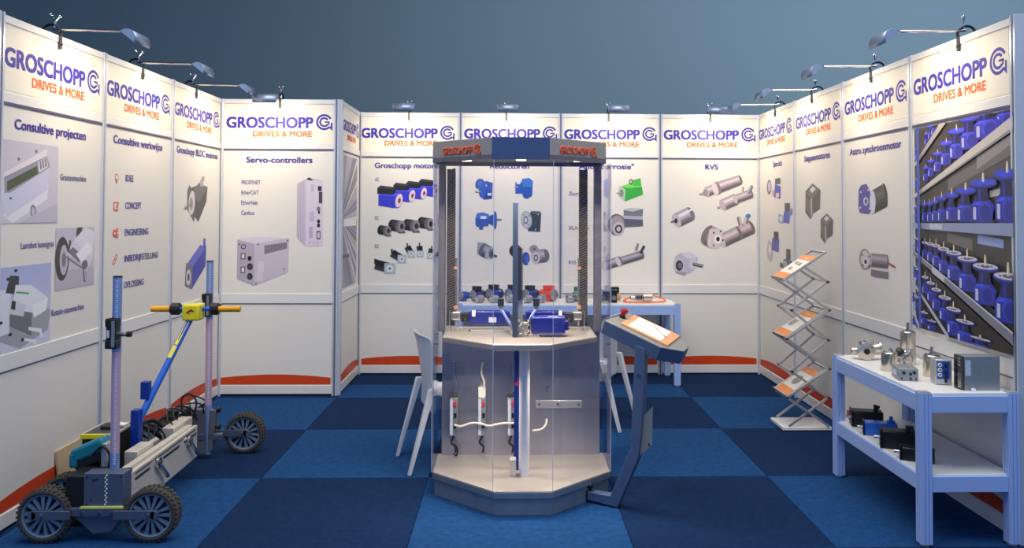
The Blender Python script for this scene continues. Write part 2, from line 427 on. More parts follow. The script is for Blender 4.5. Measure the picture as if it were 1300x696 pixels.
# header lettering on each bay
def header(fr, pn, a):
    text(fr, 'GROSCHOPP', a+.012, a+.755, 2.290, .092, 'ink', pn, bold=.042)
    logo(fr, a+.778, a+.918, 2.262, 2.41, 'ink', pn)
    text(fr, 'DRIVES & MORE', a+.24, a+.745, 2.214, .049, 'inko', pn, bold=.036)
for k in range(4): header(FB, PB[k], .976*k+(.0 if k == 0 else .022))
for k in range(3): header(FL, PL[k], .99*k+.02)
for k in range(4): header(FR, PR[k], .99*k+(.0 if k == 0 else .02))
header(FS, PS[0], .03)
text(FN, 'GROSCHOPP', .09, .66, 2.29, .092, 'ink', PN[0], bold=.042); logo(FN, .68, .80, 2.262, 2.41, 'ink', PN[0]); text(FN, 'DRIVES & MORE', .26, .65, 2.214, .049, 'inko', PN[0], bold=.036)

def T1(fr, pn, s, u0, u1, base=1.996, cap=.05): text(fr, s, u0, u1, base, cap, 'inkt', pn, bold=.03)
def T2(fr, pn, s, u0, u1, base, cap=.035): text(fr, s, u0, u1, base, cap, 'inks', pn, bold=.006)
T1(FB, PB[0], 'Groschopp motoren', .145, .80); T1(FB, PB[1], 'Reductoren', 1.263, 1.647); T1(FB, PB[2], 'Anti-"corrosie"', 2.13, 2.672); T1(FB, PB[3], 'RVS', 3.369, 3.499)
T2(FB, PB[0], 'AC', .149, .187, 1.867); T2(FB, PB[0], 'DC', .152, .19, 1.493); T2(FB, PB[0], 'EC', .155, .193, 1.219)
T2(FB, PB[2], 'Zuurbest.', 2.032, 2.215, 1.738); T2(FB, PB[2], 'SILA-Coat', 2.033, 2.233, 1.403); T2(FB, PB[2], 'RVS', 2.034, 2.103, 1.066)
T1(FS, PS[0], 'Servo-controllers', .217, .781, 1.99)
for s_, b_, e_ in (('PROFINET', 1.803, .341), ('EtherCAT', 1.716, .325), ('EtherNet', 1.629, .318), ('Canbus', 1.543, .291)): T2(FS, PS[0], s_, .178, e_, b_)
T1(FL, PL[2], 'Groschopp BLDC motoren', 2.06, 2.886, 2.01); T1(FL, PL[1], 'Consultive werkwijze', 1.116, 1.817, 2.0); T1(FL, PL[0], 'Consultive projecten', .124, .792, 1.985, .05)
for s_, e_, b_ in (('IDEE', 1.39, 1.765), ('CONCEPT', 1.505, 1.588), ('ENGINEERING', 1.616, 1.414), ('INBEDRIJFSTELLING', 1.769, 1.245), ('OPLOSSING', 1.558, 1.075)):
    text(FL, s_, 1.283, e_, b_, .042, 'inkt', PL[1], bold=.012)
T2(FL, PL[0], 'Grastestmachine', .536, .804, 1.744, .034); T2(FL, PL[0], 'Lasrobot kunstgras', .194, .484, 1.38, .034); T2(FL, PL[0], 'Rotatie-stansmachine', .476, .803, 1.003, .034)
T1(FR, PR[0], 'Specials', .421, .665, 2.0); T1(FR, PR[1], 'Stappenmotoren', 1.201, 1.738, 2.0); T1(FR, PR[2], 'Astro synchroonmotor', 2.091, 2.845, 1.99, .048)

# ---- pictures
BL = (60, 62, 200); BL2 = (44, 84, 178); GR = (178, 172, 178); DK = (40, 38, 42); LG = (214, 206, 214); PK = (232, 206, 214)
def acm(a, x, y, s, body=BL, box=DK, face=PK):
    a.P([(x, y+.12*s), (x+.72*s, y), (x+.72*s, y+.52*s), (x, y+.56*s)], body); a.P([(x, y+.56*s), (x+.1*s, y+.7*s), (x+.95*s, y+.66*s), (x+.72*s, y+.52*s)], tuple(min(255, c*1.25+10) for c in body))
    a.E(x+.86*s, y+.33*s, .17*s, .33*s, body, -12); a.E(x+.88*s, y+.33*s, .15*s, .3*s, face, -12); a.E(x+.9*s, y+.33*s, .06*s, .12*s, (120, 60, 60), -12)
    a.P([(x-.05*s, y+.62*s), (x+.62*s, y+.58*s), (x+.62*s, y+.8*s), (x-.05*s, y+.86*s)], box); a.P([(x-.05*s, y+.86*s), (x+.62*s, y+.8*s), (x+.74*s, y+.9*s), (x+.08*s, y+.98*s)], tuple(c*1.6 for c in box)); a.P([(x+.62*s, y+.58*s), (x+.74*s, y+.68*s), (x+.74*s, y+.9*s), (x+.62*s, y+.8*s)], tuple(c*.8 for c in box))
a = Art(FB); acm(a, .585, 1.715, .18); acm(a, .46, 1.69, .185); acm(a, .338, 1.662, .195); acm(a, .185, 1.605, .225); a.done(PB[0])
a = Art(FB)
for x, y, s in ((.58, 1.39, .15), (.44, 1.37, .15), (.3, 1.365, .15), (.193, 1.335, .12)):
    a.P([(x+.5*s, y), (x+1.0*s, y), (x+.95*s, y+.12*s), (x+.6*s, y+.14*s)], (96, 84, 80)); a.C(x+.72*s, y+.42*s, x+.1*s, y+.52*s, .36*s, (64, 62, 66), (150, 146, 150), .6); a.C(x+.74*s, y+.42*s, x+.55*s, y+.45*s, .37*s, (170, 166, 170), (140, 136, 142), .6)
    a.E(x+.76*s, y+.42*s, .12*s, .18*s, (40, 34, 36)); a.C(x+.98*s, y+.38*s, x+.8*s, y+.4*s, .05*s, (120, 90, 84))
a.done(PB[0])
a = Art(FB)
for x, y, s, an in ((.69, 1.09, .1, 60), (.625, 1.115, .11, 75), (.525, 1.13, .12, 95), (.435, 1.125, .13, 120), (.33, 1.07, .155, 150), (.19, .965, .2, 165)):
    c_, s_ = cos(radians(an)), sin(radians(an)); px, py = x+.55*s, y+.3*s; w_ = .24*s; L_ = .72*s if an > 140 else .62*s
    ex, ey = px+c_*L_, py+s_*L_; nx, ny = -s_*w_, c_*w_
    a.P([(px-nx, py-ny), (px+nx, py+ny), (ex+nx, ey+ny), (ex-nx, ey-ny)], (30, 30, 32)); a.P([(px+nx*.2, py+ny*.2), (px+nx, py+ny), (ex+nx, ey+ny), (ex+nx*.2, ey+ny*.2)], (58, 58, 60))
    a.R(ex-.05*s, ex+.05*s, ey, ey+.26*s, (36, 36, 38)); a.R(px-.27*s, px+.27*s, py-.27*s, py+.24*s, (172, 184, 192)); a.E(px, py-.02*s, .17*s, .17*s, (218, 222, 226)); a.E(px, py-.02*s, .07*s, .07*s, (120, 122, 128))
a.done(PB[0])
def pic(fr, pn, u0, u1, z0, z1, fn, rect=None):   # unit-height picture
    a = Art(fr, u0, z0, z1-z0, rect=rect); fn(a, (u1-u0)/(z1-z0)); a.done(pn)
def gear1(a, w):
    a.E(.28*w, .72, .28*w, .28, (36, 64, 150)); a.E(.3*w, .72, .2*w, .22, (62, 104, 200)); a.P([(.28*w, .15), (.5*w, 0), (.95*w, .05), (w, .8), (.6*w, .9), (.25*w, .6)], BL2)
    a.P([(.5*w, 0), (.95*w, .05), (.98*w, .3), (.5*w, .4)], (36, 66, 156)); a.E(.4*w, .36, .2*w, .28, (54, 96, 194)); a.C(0, .38, .3*w, .36, .04, (190, 190, 196)); a.R(.7*w, .92*w, .2, .32, (214, 222, 240)); a.E(.62*w, .68, .04*w, .04, (200, 214, 240)); a.E(.15*w, .5, .04*w, .04, (220, 226, 240))
def gear2(a, w):
    a.R(.05*w, .5*w, .25, .8, (44, 84, 178)); a.C(0, .55, .2*w, .55, .04, (180, 180, 190)); a.R(.12*w, .32*w, .7, .84, (214, 222, 240)); a.P([(.4*w, .3), (.5*w, .05), (.7*w, 0), (.95*w, .15), (w, .85), (.8*w, 1), (.4*w, .95)], (34, 80, 176)); a.P([(.45*w, .6), (.95*w, .55), (w, .85), (.8*w, 1), (.42*w, .95)], (60, 116, 204))
def gear3(a, w):
    a.C(w, .55, .72*w, .55, .05, (130, 130, 140)); a.P([(.5*w, .35), (.72*w, .2), (.72*w, .85), (.5*w, .75)], (34, 70, 160)); a.E(.76*w, .52, .06*w, .5, (28, 60, 150)); a.E(.78*w, .52, .05*w, .46, (50, 92, 186))
    a.P([(0, .3), (.06*w, .15), (.5*w, .2), (.52*w, .85), (.3*w, .95), (.06*w, .9), (0, .6)], (38, 78, 172)); a.P([(.03*w, .62), (.52*w, .6), (.52*w, .85), (.3*w, .95), (.06*w, .9)], (58, 104, 196)); a.R(.2*w, .42*w, .6, .74, (226, 232, 244)); a.R(.14*w, .3*w, .02, .2, (36, 70, 160))
def gear4(a, w):
    a.P([(.35*w, .05), (.95*w, .02), (w, .85), (.45*w, .88)], (52, 58, 66)); a.P([(.45*w, .88), (w, .85), (.96*w, .98), (.5*w, 1)], (80, 88, 96)); a.E(.28*w, .58, .28*w, .42, (150, 152, 158), 8); a.E(.26*w, .58, .25*w, .38, (190, 190, 196), 8); a.E(.25*w, .57, .12*w, .19, (110, 112, 118)); a.E(.25*w, .57, .07*w, .11, (206, 206, 212))
    for t in range(4): a.E(.26*w+.19*w*cos(t*1.57+.7), .58+.3*sin(t*1.57+.7), .025*w, .035, (80, 80, 86))
    a.E(.72*w, .12, .03*w, .04, (190, 190, 194)); a.E(.85*w, .84, .03*w, .04, (190, 190, 194))
def gear5(a, w):
    a.P([(0, .35), (.42*w, .25), (.46*w, .95), (.03*w, 1)], (150, 152, 170)); a.C(.62*w, .42, .3*w, .6, .36, (150, 156, 172), (168, 174, 188), .5); a.E(.72*w, .38, .14*w, .28, (120, 126, 142)); a.E(.74*w, .36, .09*w, .17, (70, 74, 84)); a.C(w, .22, .76*w, .33, .07, (90, 92, 98))
def gear6(a, w): a.E(.45*w, .5, .55*w, .5, (40, 62, 160)); a.E(.6*w, .5, .3*w, .36, (66, 92, 190)); a.E(.8*w, .2, .1*w, .05, (200, 210, 230))
def gear7(a, w):
    a.E(.25*w, .78, .25*w, .22, (150, 144, 148)); a.C(.35*w, .4, .85*w, .45, .34, (176, 170, 176), (186, 180, 188), .7); a.P([(.1*w, .6), (.35*w, .4), (.6*w, .75), (.35*w, .9)], (160, 154, 160)); a.E(.36*w, .34, .22*w, .32, (196, 190, 196)); a.E(.36*w, .34, .12*w, .17, (90, 84, 90)); a.E(.36*w, .34, .06*w, .09, (210, 206, 210)); a.E(.28*w, .78, .09*w, .08, (110, 104, 108))
for f_, q in ((gear1, (1.122, 1.292, 1.691, 1.895)), (gear2, (1.502, 1.683, 1.701, 1.905)), (gear3, (1.124, 1.377, 1.398, 1.577)), (gear4, (1.564, 1.764, 1.376, 1.583)), (gear5, (1.141, 1.332, 1.099, 1.279)), (gear6, (1.585, 1.655, 1.054, 1.184)), (gear7, (1.65, 1.826, 1.062, 1.254))):
    pic(FB, PB[1], *q, f_)
def pgreen(a, w):
    a.P([(.14*w, .3), (.3*w, 0), (1*w, .3), (.95*w, .62), (.6*w, .68), (.14*w, .62)], (58, 170, 66)); a.P([(.14*w, .62), (.5*w, .55), (.95*w, .62), (.9*w, .72), (.45*w, .75)], (110, 214, 100)); a.P([(.62*w, .66), (.62*w, .9), (.9*w, .98), (.93*w, .66)], (72, 186, 74)); a.E(.54*w, .82, .08*w, .12, (90, 84, 60)); a.E(.54*w, .82, .05*w, .07, (190, 180, 150))
    a.P([(.06*w, .25), (.3*w, .0), (.32*w, .5), (.08*w, .68)], (190, 196, 186)); a.E(.18*w, .35, .08*w, .16, (130, 136, 128)); a.C(0, .36, .17*w, .36, .035, (190, 190, 190))
def pgear(a, w):
    a.P([(.35*w, .3), (1*w, .35), (.98*w, .66), (.4*w, .7)], (96, 96, 112)); a.P([(.4*w, .62), (.98*w, .58), (.98*w, .68), (.42*w, .74)], (176, 176, 190)); a.P([(.45*w, .72), (.98*w, .7), (1*w, .95), (.62*w, 1), (.44*w, .92)], (120, 122, 128)); a.P([(.45*w, .92), (.62*w, 1), (.99*w, .96), (.7*w, .86)], (190, 190, 196))
    a.E(.24*w, .4, .25*w, .38, (110, 104, 110)); a.E(.26*w, .4, .2*w, .32, (160, 154, 160)); a.E(.3*w, .26, .17*w, .24, (190, 184, 190)); a.E(.3*w, .25, .11*w, .15, (60, 56, 62)); a.E(.3*w, .25, .06*w, .09, (200, 190, 190))
def ptube(a, w):
    a.C(.08*w, .12, .0*w, .1, .03, (170, 166, 172)); a.C(.12*w, .14, .45*w, .32, .17, (176, 170, 180), (196, 190, 200)); a.C(.45*w, .3, .96*w, .56, .15, (170, 166, 176)); a.C(.44*w, .3, .48*w, .33, .18, (206, 200, 210)); a.C(.82*w, .7, .86*w, .94, .05, (176, 172, 180)); a.C(.92*w, .62, 1.0*w, .86, .05, (70, 72, 80))
pic(FB, PB[2], 2.502, 2.761, 1.679, 1.913, pgreen); pic(FB, PB[2], 2.417, 2.761, 1.34, 1.619, pgear); pic(FB, PB[2], 2.318, 2.769, 1.01, 1.28, ptube)
SV = (206, 192, 198)
def v1(a, w):
    a.C(.08*w, .2, .0, .15, .05, SV); a.C(.16*w, .26, .42*w, .46, .22, SV, (190, 178, 184)); a.C(.38*w, .42, .95*w, .8, .26, (200, 186, 196), SV, r1=.22); a.C(.36*w, .4, .42*w, .44, .29, (220, 206, 210)); a.E(.13*w, .23, .06*w, .14, (150, 138, 146))
def v2(a, w):
    a.C(.08*w, .16, .0, .12, .05, SV); a.C(.14*w, .22, .5*w, .44, .22, (214, 200, 206), (186, 174, 180)); a.C(.5*w, .44, .95*w, .66, .17, (200, 188, 196)); a.C(.7*w, .7, .72*w, .9, .04, SV); a.C(.86*w, .66, .97*w, .92, .06, (170, 170, 180)); a.E(.97*w, .94, .04*w, .05, (110, 150, 200))
def v3(a, w): a.C(.22*w, .34, .78*w, .66, .33, (206, 198, 210), (192, 180, 188), .55); a.E(.2*w, .34, .06*w, .12, (40, 36, 40)); a.P([(.3*w, .6), (.84*w, .9), (.9*w, .84), (.36*w, .54)], (234, 230, 240)); a.C(.0, .28, .16*w, .33, .04, (110, 104, 110))
def v4(a, w):
    a.C(.42*w, .24, .96*w, .62, .2, (196, 178, 184), (190, 176, 180)); a.C(.4*w, .22, .72*w, .46, .2, (204, 190, 196)); a.C(.76*w, .66, .72*w, .9, .05, (200, 186, 180)); a.C(.84*w, .72, .88*w, .9, .06, SV); a.E(.9*w, .95, .05*w, .06, (70, 130, 196)); a.C(.26*w, .3, .14*w, .4, .3, (214, 200, 200), (216, 204, 206), .55)
    a.P([(.2*w, .05), (.34*w, .02), (.42*w, .3), (.42*w, .55), (.3*w, .58), (.16*w, .55)], (212, 198, 202)); a.E(.33*w, .28, .07*w, .13, (236, 232, 236)); a.E(.33*w, .28, .035*w, .07, (50, 44, 50))
    for x, y in ((.25, .1), (.38, .5), (.25, .46), (.42, .25)): a.E(x*w, y, .018*w, .028, (70, 60, 66))
def v5(a, w):
    a.P([(.05*w, .4), (.3*w, .15), (.6*w, .1), (.8*w, .4), (.85*w, .75), (.6*w, 1), (.3*w, .95), (.1*w, .8)], (186, 182, 198)); a.P([(.3*w, .95), (.6*w, 1), (.85*w, .75), (.5*w, .7)], (208, 206, 218)); a.E(.24*w, .42, .2*w, .36, (196, 190, 204)); a.E(.24*w, .42, .12*w, .22, (50, 46, 56)); a.E(.26*w, .42, .07*w, .14, (120, 114, 124)); a.E(.68*w, .5, .13*w, .27, (200, 196, 210)); a.C(1*w, .4, .7*w, .48, .07, (150, 144, 156)); a.P([(.1*w, .12), (.4*w, .0), (.5*w, .1), (.2*w, .2)], (160, 156, 170))
for f_, q in ((v1, (3.318, 3.734, 1.718, 1.939)), (v2, (3.493, 3.84, 1.59, 1.848)), (v3, (3.035, 3.275, 1.419, 1.634)), (v4, (3.322, 3.845, 1.22, 1.559)), (v5, (3.043, 3.344, .958, 1.19))): pic(FB, PB[3], *q, f_)
def tall(a, w):
    a.P([(0, .14), (.34*w, 0), (.34*w, .96), (0, .9)], (196, 184, 202)); 
    for x in (.06, .14, .22): a.P([(x*w, .12-.35*x), (x*w+.015*w, .11-.35*x), (x*w+.015*w, .92), (x*w, .92)], (164, 152, 172))
    a.P([(.34*w, 0), (w, 0.01), (.98*w, .95), (.34*w, .96)], (216, 204, 218)); a.P([(0, .9), (.34*w, .96), (.98*w, .95), (.6*w, .98), (.3*w, .97)], (190, 180, 190)); a.P([(.35*w, .97), (.45*w, 1), (.62*w, .96), (.5*w, .95)], (60, 50, 56))
    a.R(.8*w, .94*w, .8, .87, (40, 38, 44)); a.R(.84*w, .97*w, .62, .79, (66, 70, 72)); a.E(.83*w, .54, .07*w, .035, (120, 112, 124)); a.E(.85*w, .49, .04*w, .025, (30, 28, 34))
    for y in (.36, .3): a.E(.84*w, y, .06*w, .03, (30, 28, 34))
    a.R(.76*w, .92*w, .1, .22, (90, 82, 96)); a.R(.79*w, .89*w, .12, .2, (206, 196, 210)); a.R(.5*w, .66*w, .36, .5, (186, 180, 204)); a.R(.48*w, .62*w, .12, .28, (180, 172, 194)); a.R(.52*w, .66*w, .78, .9, (196, 186, 206))
    for x in (.5, .66, .8): a.E(x*w, .05, .03*w, .01, (140, 130, 146))
def boxc(a, w):
    a.P([(0, .14), (.33*w, 0), (.33*w, .86), (0, .95)], (176, 168, 184)); a.P([(.33*w, 0), (.98*w, .28), (w, .98), (.33*w, .86)], (196, 188, 202)); a.P([(0, .95), (.33*w, .86), (w, .98), (.6*w, 1), (.1*w, .99)], (214, 206, 216))
    a.P([(.52*w, .64), (.96*w, .76), (.96*w, .9), (.52*w, .83)], (150, 142, 158))
    for i in range(15): x = .54+.028*i; a.P([(x*w, .66+.0078*i), ((x+.012)*w, .665+.0078*i), ((x+.012)*w, .82+.0045*i), (x*w, .82+.0045*i)], (92, 86, 98))
    a.E(.12*w, .8, .05*w, .05, (60, 56, 66)); a.E(.12*w, .8, .03*w, .03, (190, 184, 196)); a.E(.24*w, .56, .04*w, .05, (34, 32, 38))
    for y in (.39, .19): a.E(.25*w, y, .055*w, .07, (34, 36, 38)); a.E(.25*w, y, .035*w, .045, (70, 72, 74))
    for y in (.26, .54): a.R(.07*w, .16*w, y, y+.13, (90, 84, 96)); a.R(.09*w, .14*w, y+.02, y+.11, (222, 214, 226))
    a.P([(.2*w, .62), (.3*w, .6), (.25*w, .73)], (196, 170, 150)); a.R(.4*w, .52*w, .28, .5, (210, 204, 214)); a.R(.38*w, .5*w, .08, .28, (206, 198, 210))
    for x, y in ((.4, .85), (.97, .93), (.9, .34), (.37, .04), (.04, .85)): a.E(x*w, y, .014*w, .018, (60, 56, 62))
pic(FS, PS[0], .652, .874, 1.274, 1.866, tall); pic(FS, PS[0], .149, .59, .936, 1.351, boxc)
def bl1(a, w):
    a.P([(.25*w, .3), (.6*w, 0.02), (.95*w, .45), (1*w, .78), (.55*w, .8), (.22*w, .72)], (74, 74, 76)); a.P([(.25*w, .62), (.6*w, .85), (1*w, .78), (.62*w, .42)], (104, 104, 104)); a.P([(.12*w, .3), (.42*w, .02), (.48*w, .45), (.2*w, .8), (.12*w, .68)], (96, 96, 98)); a.E(.3*w, .42, .13*w, .26, (214, 210, 212), -10); a.E(.28*w, .4, .07*w, .14, (150, 146, 148)); a.C(0, .3, .26*w, .4, .03, (170, 160, 160)); a.R(.66*w, .8*w, .78, .92, (170, 166, 170)); a.R(.74*w, .84*w, .9, 1, (150, 150, 156))
def bl2(a, w):
    a.P([(.1*w, .08), (.35*w, 0), (.95*w, .42), (.97*w, .85), (.7*w, .8), (.12*w, .5)], (58, 64, 168)); a.P([(.1*w, .5), (.7*w, .88), (.97*w, .82), (.4*w, .46)], (104, 110, 206)); a.P([(.06*w, .1), (.34*w, 0), (.38*w, .45), (.1*w, .55)], (116, 116, 130)); a.E(.2*w, .25, .1*w, .16, (206, 204, 214)); a.E(.2*w, .25, .05*w, .08, (80, 80, 90)); a.R(.84*w, .93*w, .8, 1, (70, 76, 180))
pic(FL, PL[2], 2.215, 2.673, 1.479, 1.852, bl1); pic(FL, PL[2], 2.218, 2.675, .964, 1.349, bl2)
def icon(zc, k):
    a = Art(FL, 1.128, zc, .066); O = (222, 84, 48); Wt = (226, 225, 224)
    if k == 0: a.E(.55, .62, .36, .34, O); a.E(.55, .62, .24, .23, Wt); a.R(.42, .68, .02, .3, O)
    if k == 1: a.R(.05, .95, .05, .9, O); a.R(.2, .78, .2, .75, Wt); a.P([(.35, .3), (.95, .9), (1.08, .78), (.5, .2)], O)
    if k == 2:
        for x, y, r in ((.35, .5, .33), (.82, .78, .2), (.82, .25, .2)):
            for t in range(8): a.E(x+r*cos(t*.785), y+r*sin(t*.785), r*.25, r*.25, O, n=6)
            a.E(x, y, r, r, O); a.E(x, y, r*.42, r*.42, Wt)
    if k == 3:
        for x, y in ((.35, .3), (.7, .72)): a.E(x, y, .36, .2, O, 50); a.E(x, y, .22, .09, Wt, 50)
    a.done(PL[1], 'printed_icon')
for z_, k_ in ((1.745, 0), (1.57, 1), (1.4, 2), (1.235, 3)): icon(z_, k_)
def gras(a, w):
    for i in range(8): a.R(0, w, i/8, (i+1)/8, (206-i*1, 202-i*1, 214-i)) 
    a.P([(.05*w, .1), (.2*w, .0), (.8*w, .3), (.82*w, .5), (.2*w, .2)], (226, 228, 236)); a.P([(0, .32), (.1*w, .07), (.8*w, .42), (.82*w, .7), (.15*w, .38), (.04*w, .62)], (206, 206, 226)); a.P([(.04*w, .6), (.78*w, .95), (.78*w, .82), (.1*w, .5)], (226, 218, 222)); a.P([(.06*w, .36), (.05*w, .55), (.78*w, .86), (.84*w, .72), (.16*w, .37)], (150, 146, 164)); a.P([(.1*w, .38), (.62*w, .62), (.6*w, .72), (.1*w, .5)], (66, 84, 52))
    a.P([(.64*w, .64), (.8*w, .72), (.77*w, .84), (.62*w, .77)], (228, 224, 230)); 
    for i in range(3): a.P([((.66+.045*i)*w, .67+.02*i), ((.69+.045*i)*w, .685+.02*i), ((.67+.045*i)*w, .79+.02*i), ((.64+.045*i)*w, .775+.02*i)], (120, 116, 130))
    a.E(.55*w, .14, .05*w, .09, (120, 118, 130), 15); a.E(.55*w, .14, .03*w, .06, (190, 188, 200), 15); a.E(.16*w, .3, .02*w, .015, (60, 60, 70)); a.E(.58*w, .9, .02*w, .02, (90, 86, 96)); a.E(.28*w, .78, .02*w, .02, (90, 86, 96))
    a.P([(.3*w, 0), (w, 0), (w, .25), (.85*w, .2)], (190, 186, 204))
def las(a, w):
    a.R(0, w, 0, 1, (196, 192, 206)); a.R(0, w, 0, .3, (182, 178, 192)); a.E(.16*w, .5, .17*w, .36, (62, 58, 58)); a.E(.2*w, .48, .1*w, .25, (186, 182, 194)); a.E(.2*w, .48, .05*w, .12, (120, 116, 124)); a.E(.68*w, .86, .18*w, .28, (66, 62, 60)); a.E(.76*w, .88, .12*w, .2, (190, 186, 200)); a.R(0, w, 1.0, 1.2, (226, 225, 224))
    a.P([(.25*w, .55), (.75*w, .22), (.95*w, .45), (.45*w, .8)], (214, 212, 226)); a.P([(.45*w, .8), (.95*w, .45), (1*w, .9), (.75*w, 1)], (224, 220, 232)); a.P([(.3*w, .6), (.6*w, .4), (.72*w, .5), (.42*w, .68)], (120, 114, 126)); a.C(.25*w, .55, .72*w, .3, .03, (190, 186, 198)); a.C(.72*w, .3, .76*w, .08, .04, (180, 176, 190)); a.P([(.5*w, .55), (.8*w, .75), (.95*w, .6), (.65*w, .4)], (236, 234, 242)); a.E(.74*w, .36, .08*w, .08, (110, 104, 116)); a.C(.3*w, .62, .35*w, .78, .03, (90, 86, 96))
def rota(a, w):
    for i in range(8): a.P([(0, i/8), (w, i/8), (w, (i+1)/8), (0, (i+1)/8)], (204-i*5, 206-i*4, 226-i))
    a.P([(-.1*w, .2), (.4*w, 0), (.95*w, .15), (w, .4), (.4*w, .5)], (160, 160, 172)); a.P([(0, .2), (.2*w, .22), (.22*w, .74), (0, .74)], (214, 220, 230)); a.P([(.2*w, .3), (.62*w, .12), (.62*w, .5), (.2*w, .55)], (112, 112, 122)); a.P([(.12*w, .7), (.36*w, .66), (.36*w, .88), (.2*w, .9)], (58, 56, 62)); a.P([(.25*w, .5), (.8*w, .36), (.95*w, .55), (.6*w, .75), (.3*w, .78)], (224, 226, 234))
    a.P([(.18*w, .45), (.46*w, .38), (.5*w, .52), (.22*w, .62)], (206, 208, 218)); a.P([(.22*w, .5), (.3*w, .48), (.31*w, .58), (.24*w, .6)], (40, 44, 50)); a.P([(.3*w, .68), (.55*w, .64), (.56*w, .66), (.32*w, .7)], (70, 170, 110)); a.P([(.56*w, .24), (.82*w, .18), (.84*w, .08), (.8*w, .07), (.78*w, .14), (.56*w, .2)], (232, 234, 240)); a.P([(.46*w, .12), (.7*w, .06), (.72*w, -.0), (.68*w, 0), (.66*w, .03), (.46*w, .09)], (232, 234, 240)); a.P([(.62*w, .5), (.95*w, .55), (.9*w, .4), (.66*w, .34)], (238, 238, 244))
    for x, y in ((.16, .86), (.3, .95), (.05, .36), (.22, .2), (.45, .1)): a.E(x*w, y, .03*w, .02, (40, 38, 44))
pic(FL, PL[0], .024, .513, 1.511, 1.925, gras); pic(FL, PL[0], .504, .908, 1.137, 1.478, las, (0, .908, 1.137, 1.478)); pic(FL, PL[0], .024, .464, .875, 1.294, rota, (.024, .464, .875, 1.294))
def sp(a, w, k):
    if k == 0: a.E(.18*w, .62, .17*w, .36, (110, 104, 140)); a.E(.2*w, .62, .1*w, .25, (200, 196, 214)); a.R(.4*w, .58*w, .15, .45, (206, 170, 170)); a.P([(.55*w, .1), (.98*w, 0), (1*w, .6), (.6*w, .72)], (82, 82, 190)); a.R(.62*w, .98*w, .72, 1, (80, 76, 84)); a.R(.66*w, .9*w, .08, .3, (220, 190, 196))
    if k == 1: a.P([(.05*w, .1), (.4*w, .0), (.42*w, .4), (.1*w, .5)], (150, 170, 186)); a.P([(.4*w, .1), (.8*w, .05), (.85*w, .6), (.45*w, .6)], (84, 88, 190)); a.R(.5*w, .84*w, .6, .98, (84, 80, 84)); a.P([(.82*w, .4), (.98*w, .45), (1*w, .75), (.84*w, .7)], (120, 130, 150)); a.E(.24*w, .26, .1*w, .14, (210, 220, 226))
    if k == 2: a.P([(.1*w, .1), (.35*w, 0), (.5*w, .2), (.45*w, .6), (.2*w, .75), (.05*w, .4)], (186, 176, 184)); a.P([(.4*w, .4), (.95*w, .35), (1*w, .75), (.5*w, .8)], (86, 82, 170)); a.R(.6*w, .95*w, .75, 1, (84, 78, 90)); a.E(.3*w, .4, .12*w, .16, (226, 216, 220))
    if k == 3: a.P([(.0, .15), (.3*w, .08), (.34*w, .3), (.05*w, .36)], (96, 92, 94)); a.P([(.25*w, .2), (.9*w, .0), (1*w, .4), (.7*w, .62), (.3*w, .5)], (96, 98, 102)); a.R(.5*w, .82*w, .5, 1, (84, 84, 86)); a.E(.42*w, .32, .14*w, .16, (170, 166, 168))
for k_, q in enumerate(((.239, .627, 1.70, 1.89), (.533, .926, 1.472, 1.664), (.217, .583, 1.116, 1.401), (.592, .933, 1.059, 1.257))): pic(FR, PR[0], *q, lambda a, w, k=k_: sp(a, w, k))
def st(a, w):
    a.P([(0, .2), (.35*w, .0), (.4*w, .15), (.95*w, .3), (1*w, .8), (.5*w, 1), (.02*w, .8)], (92, 88, 86)); a.P([(.08*w, .72), (.5*w, .97), (.95*w, .8), (.45*w, .6)], (120, 116, 112)); a.P([(.3*w, .82), (.52*w, .93), (.7*w, .84), (.48*w, .74)], (214, 214, 218)); a.P([(.36*w, .58), (.45*w, .6), (.48*w, .1), (.38*w, .05)], (186, 184, 186)); a.P([(.03*w, .66), (.36*w, .5), (.36*w, .12), (.05*w, .28)], (112, 106, 102))
pic(FR, PR[1], 1.225, 1.548, 1.521, 1.813, st); pic(FR, PR[1], 1.545, 1.789, 1.338, 1.572, st)
def as1(a, w):
    a.C(.5*w, .42, .9*w, .62, .36, (88, 86, 78), (210, 210, 216), .4); a.P([(.0, .3), (.02*w, .85), (.12*w, .98), (.3*w, 1), (.42*w, .75), (.45*w, .15), (.35*w, .05), (.04*w, .1)], (76, 72, 156)); a.E(.5*w, .42, .1*w, .36, (206, 208, 220)); a.E(.27*w, .45, .09*w, .14, (186, 184, 214)); a.E(.27*w, .45, .04*w, .08, (70, 66, 90)); a.C(.84*w, .88, .84*w, .98, .03, (170, 150, 130))
    for x, y in ((.08, .25), (.1, .75), (.36, .8), (.4, .22)): a.E(x*w, y, .025*w, .035, (214, 214, 234))
def as2(a, w):
    a.C(.78*w, .6, 1*w, .45, .035, (220, 30, 50)); a.C(.35*w, .6, .8*w, .62, .25, (170, 156, 166), (190, 180, 188), .3); a.R(.35*w, .82*w, .0, .3, (120, 106, 112)); a.R(.35*w, .82*w, .24, .3, (210, 200, 206)); a.E(.18*w, .6, .17*w, .4, (140, 126, 134)); a.E(.19*w, .6, .14*w, .34, (206, 198, 204)); a.E(.2*w, .5, .07*w, .15, (226, 222, 226)); a.E(.2*w, .5, .04*w, .09, (30, 26, 30))
    for x, y in ((.1, .75), (.3, .72), (.12, .35), (.3, .35)): a.E(x*w, y, .025*w, .04, (90, 80, 86))
pic(FR, PR[2], 2.227, 2.669, 1.56, 1.776, as1); pic(FR, PR[2], 2.233, 2.757, 1.153, 1.331, as2)
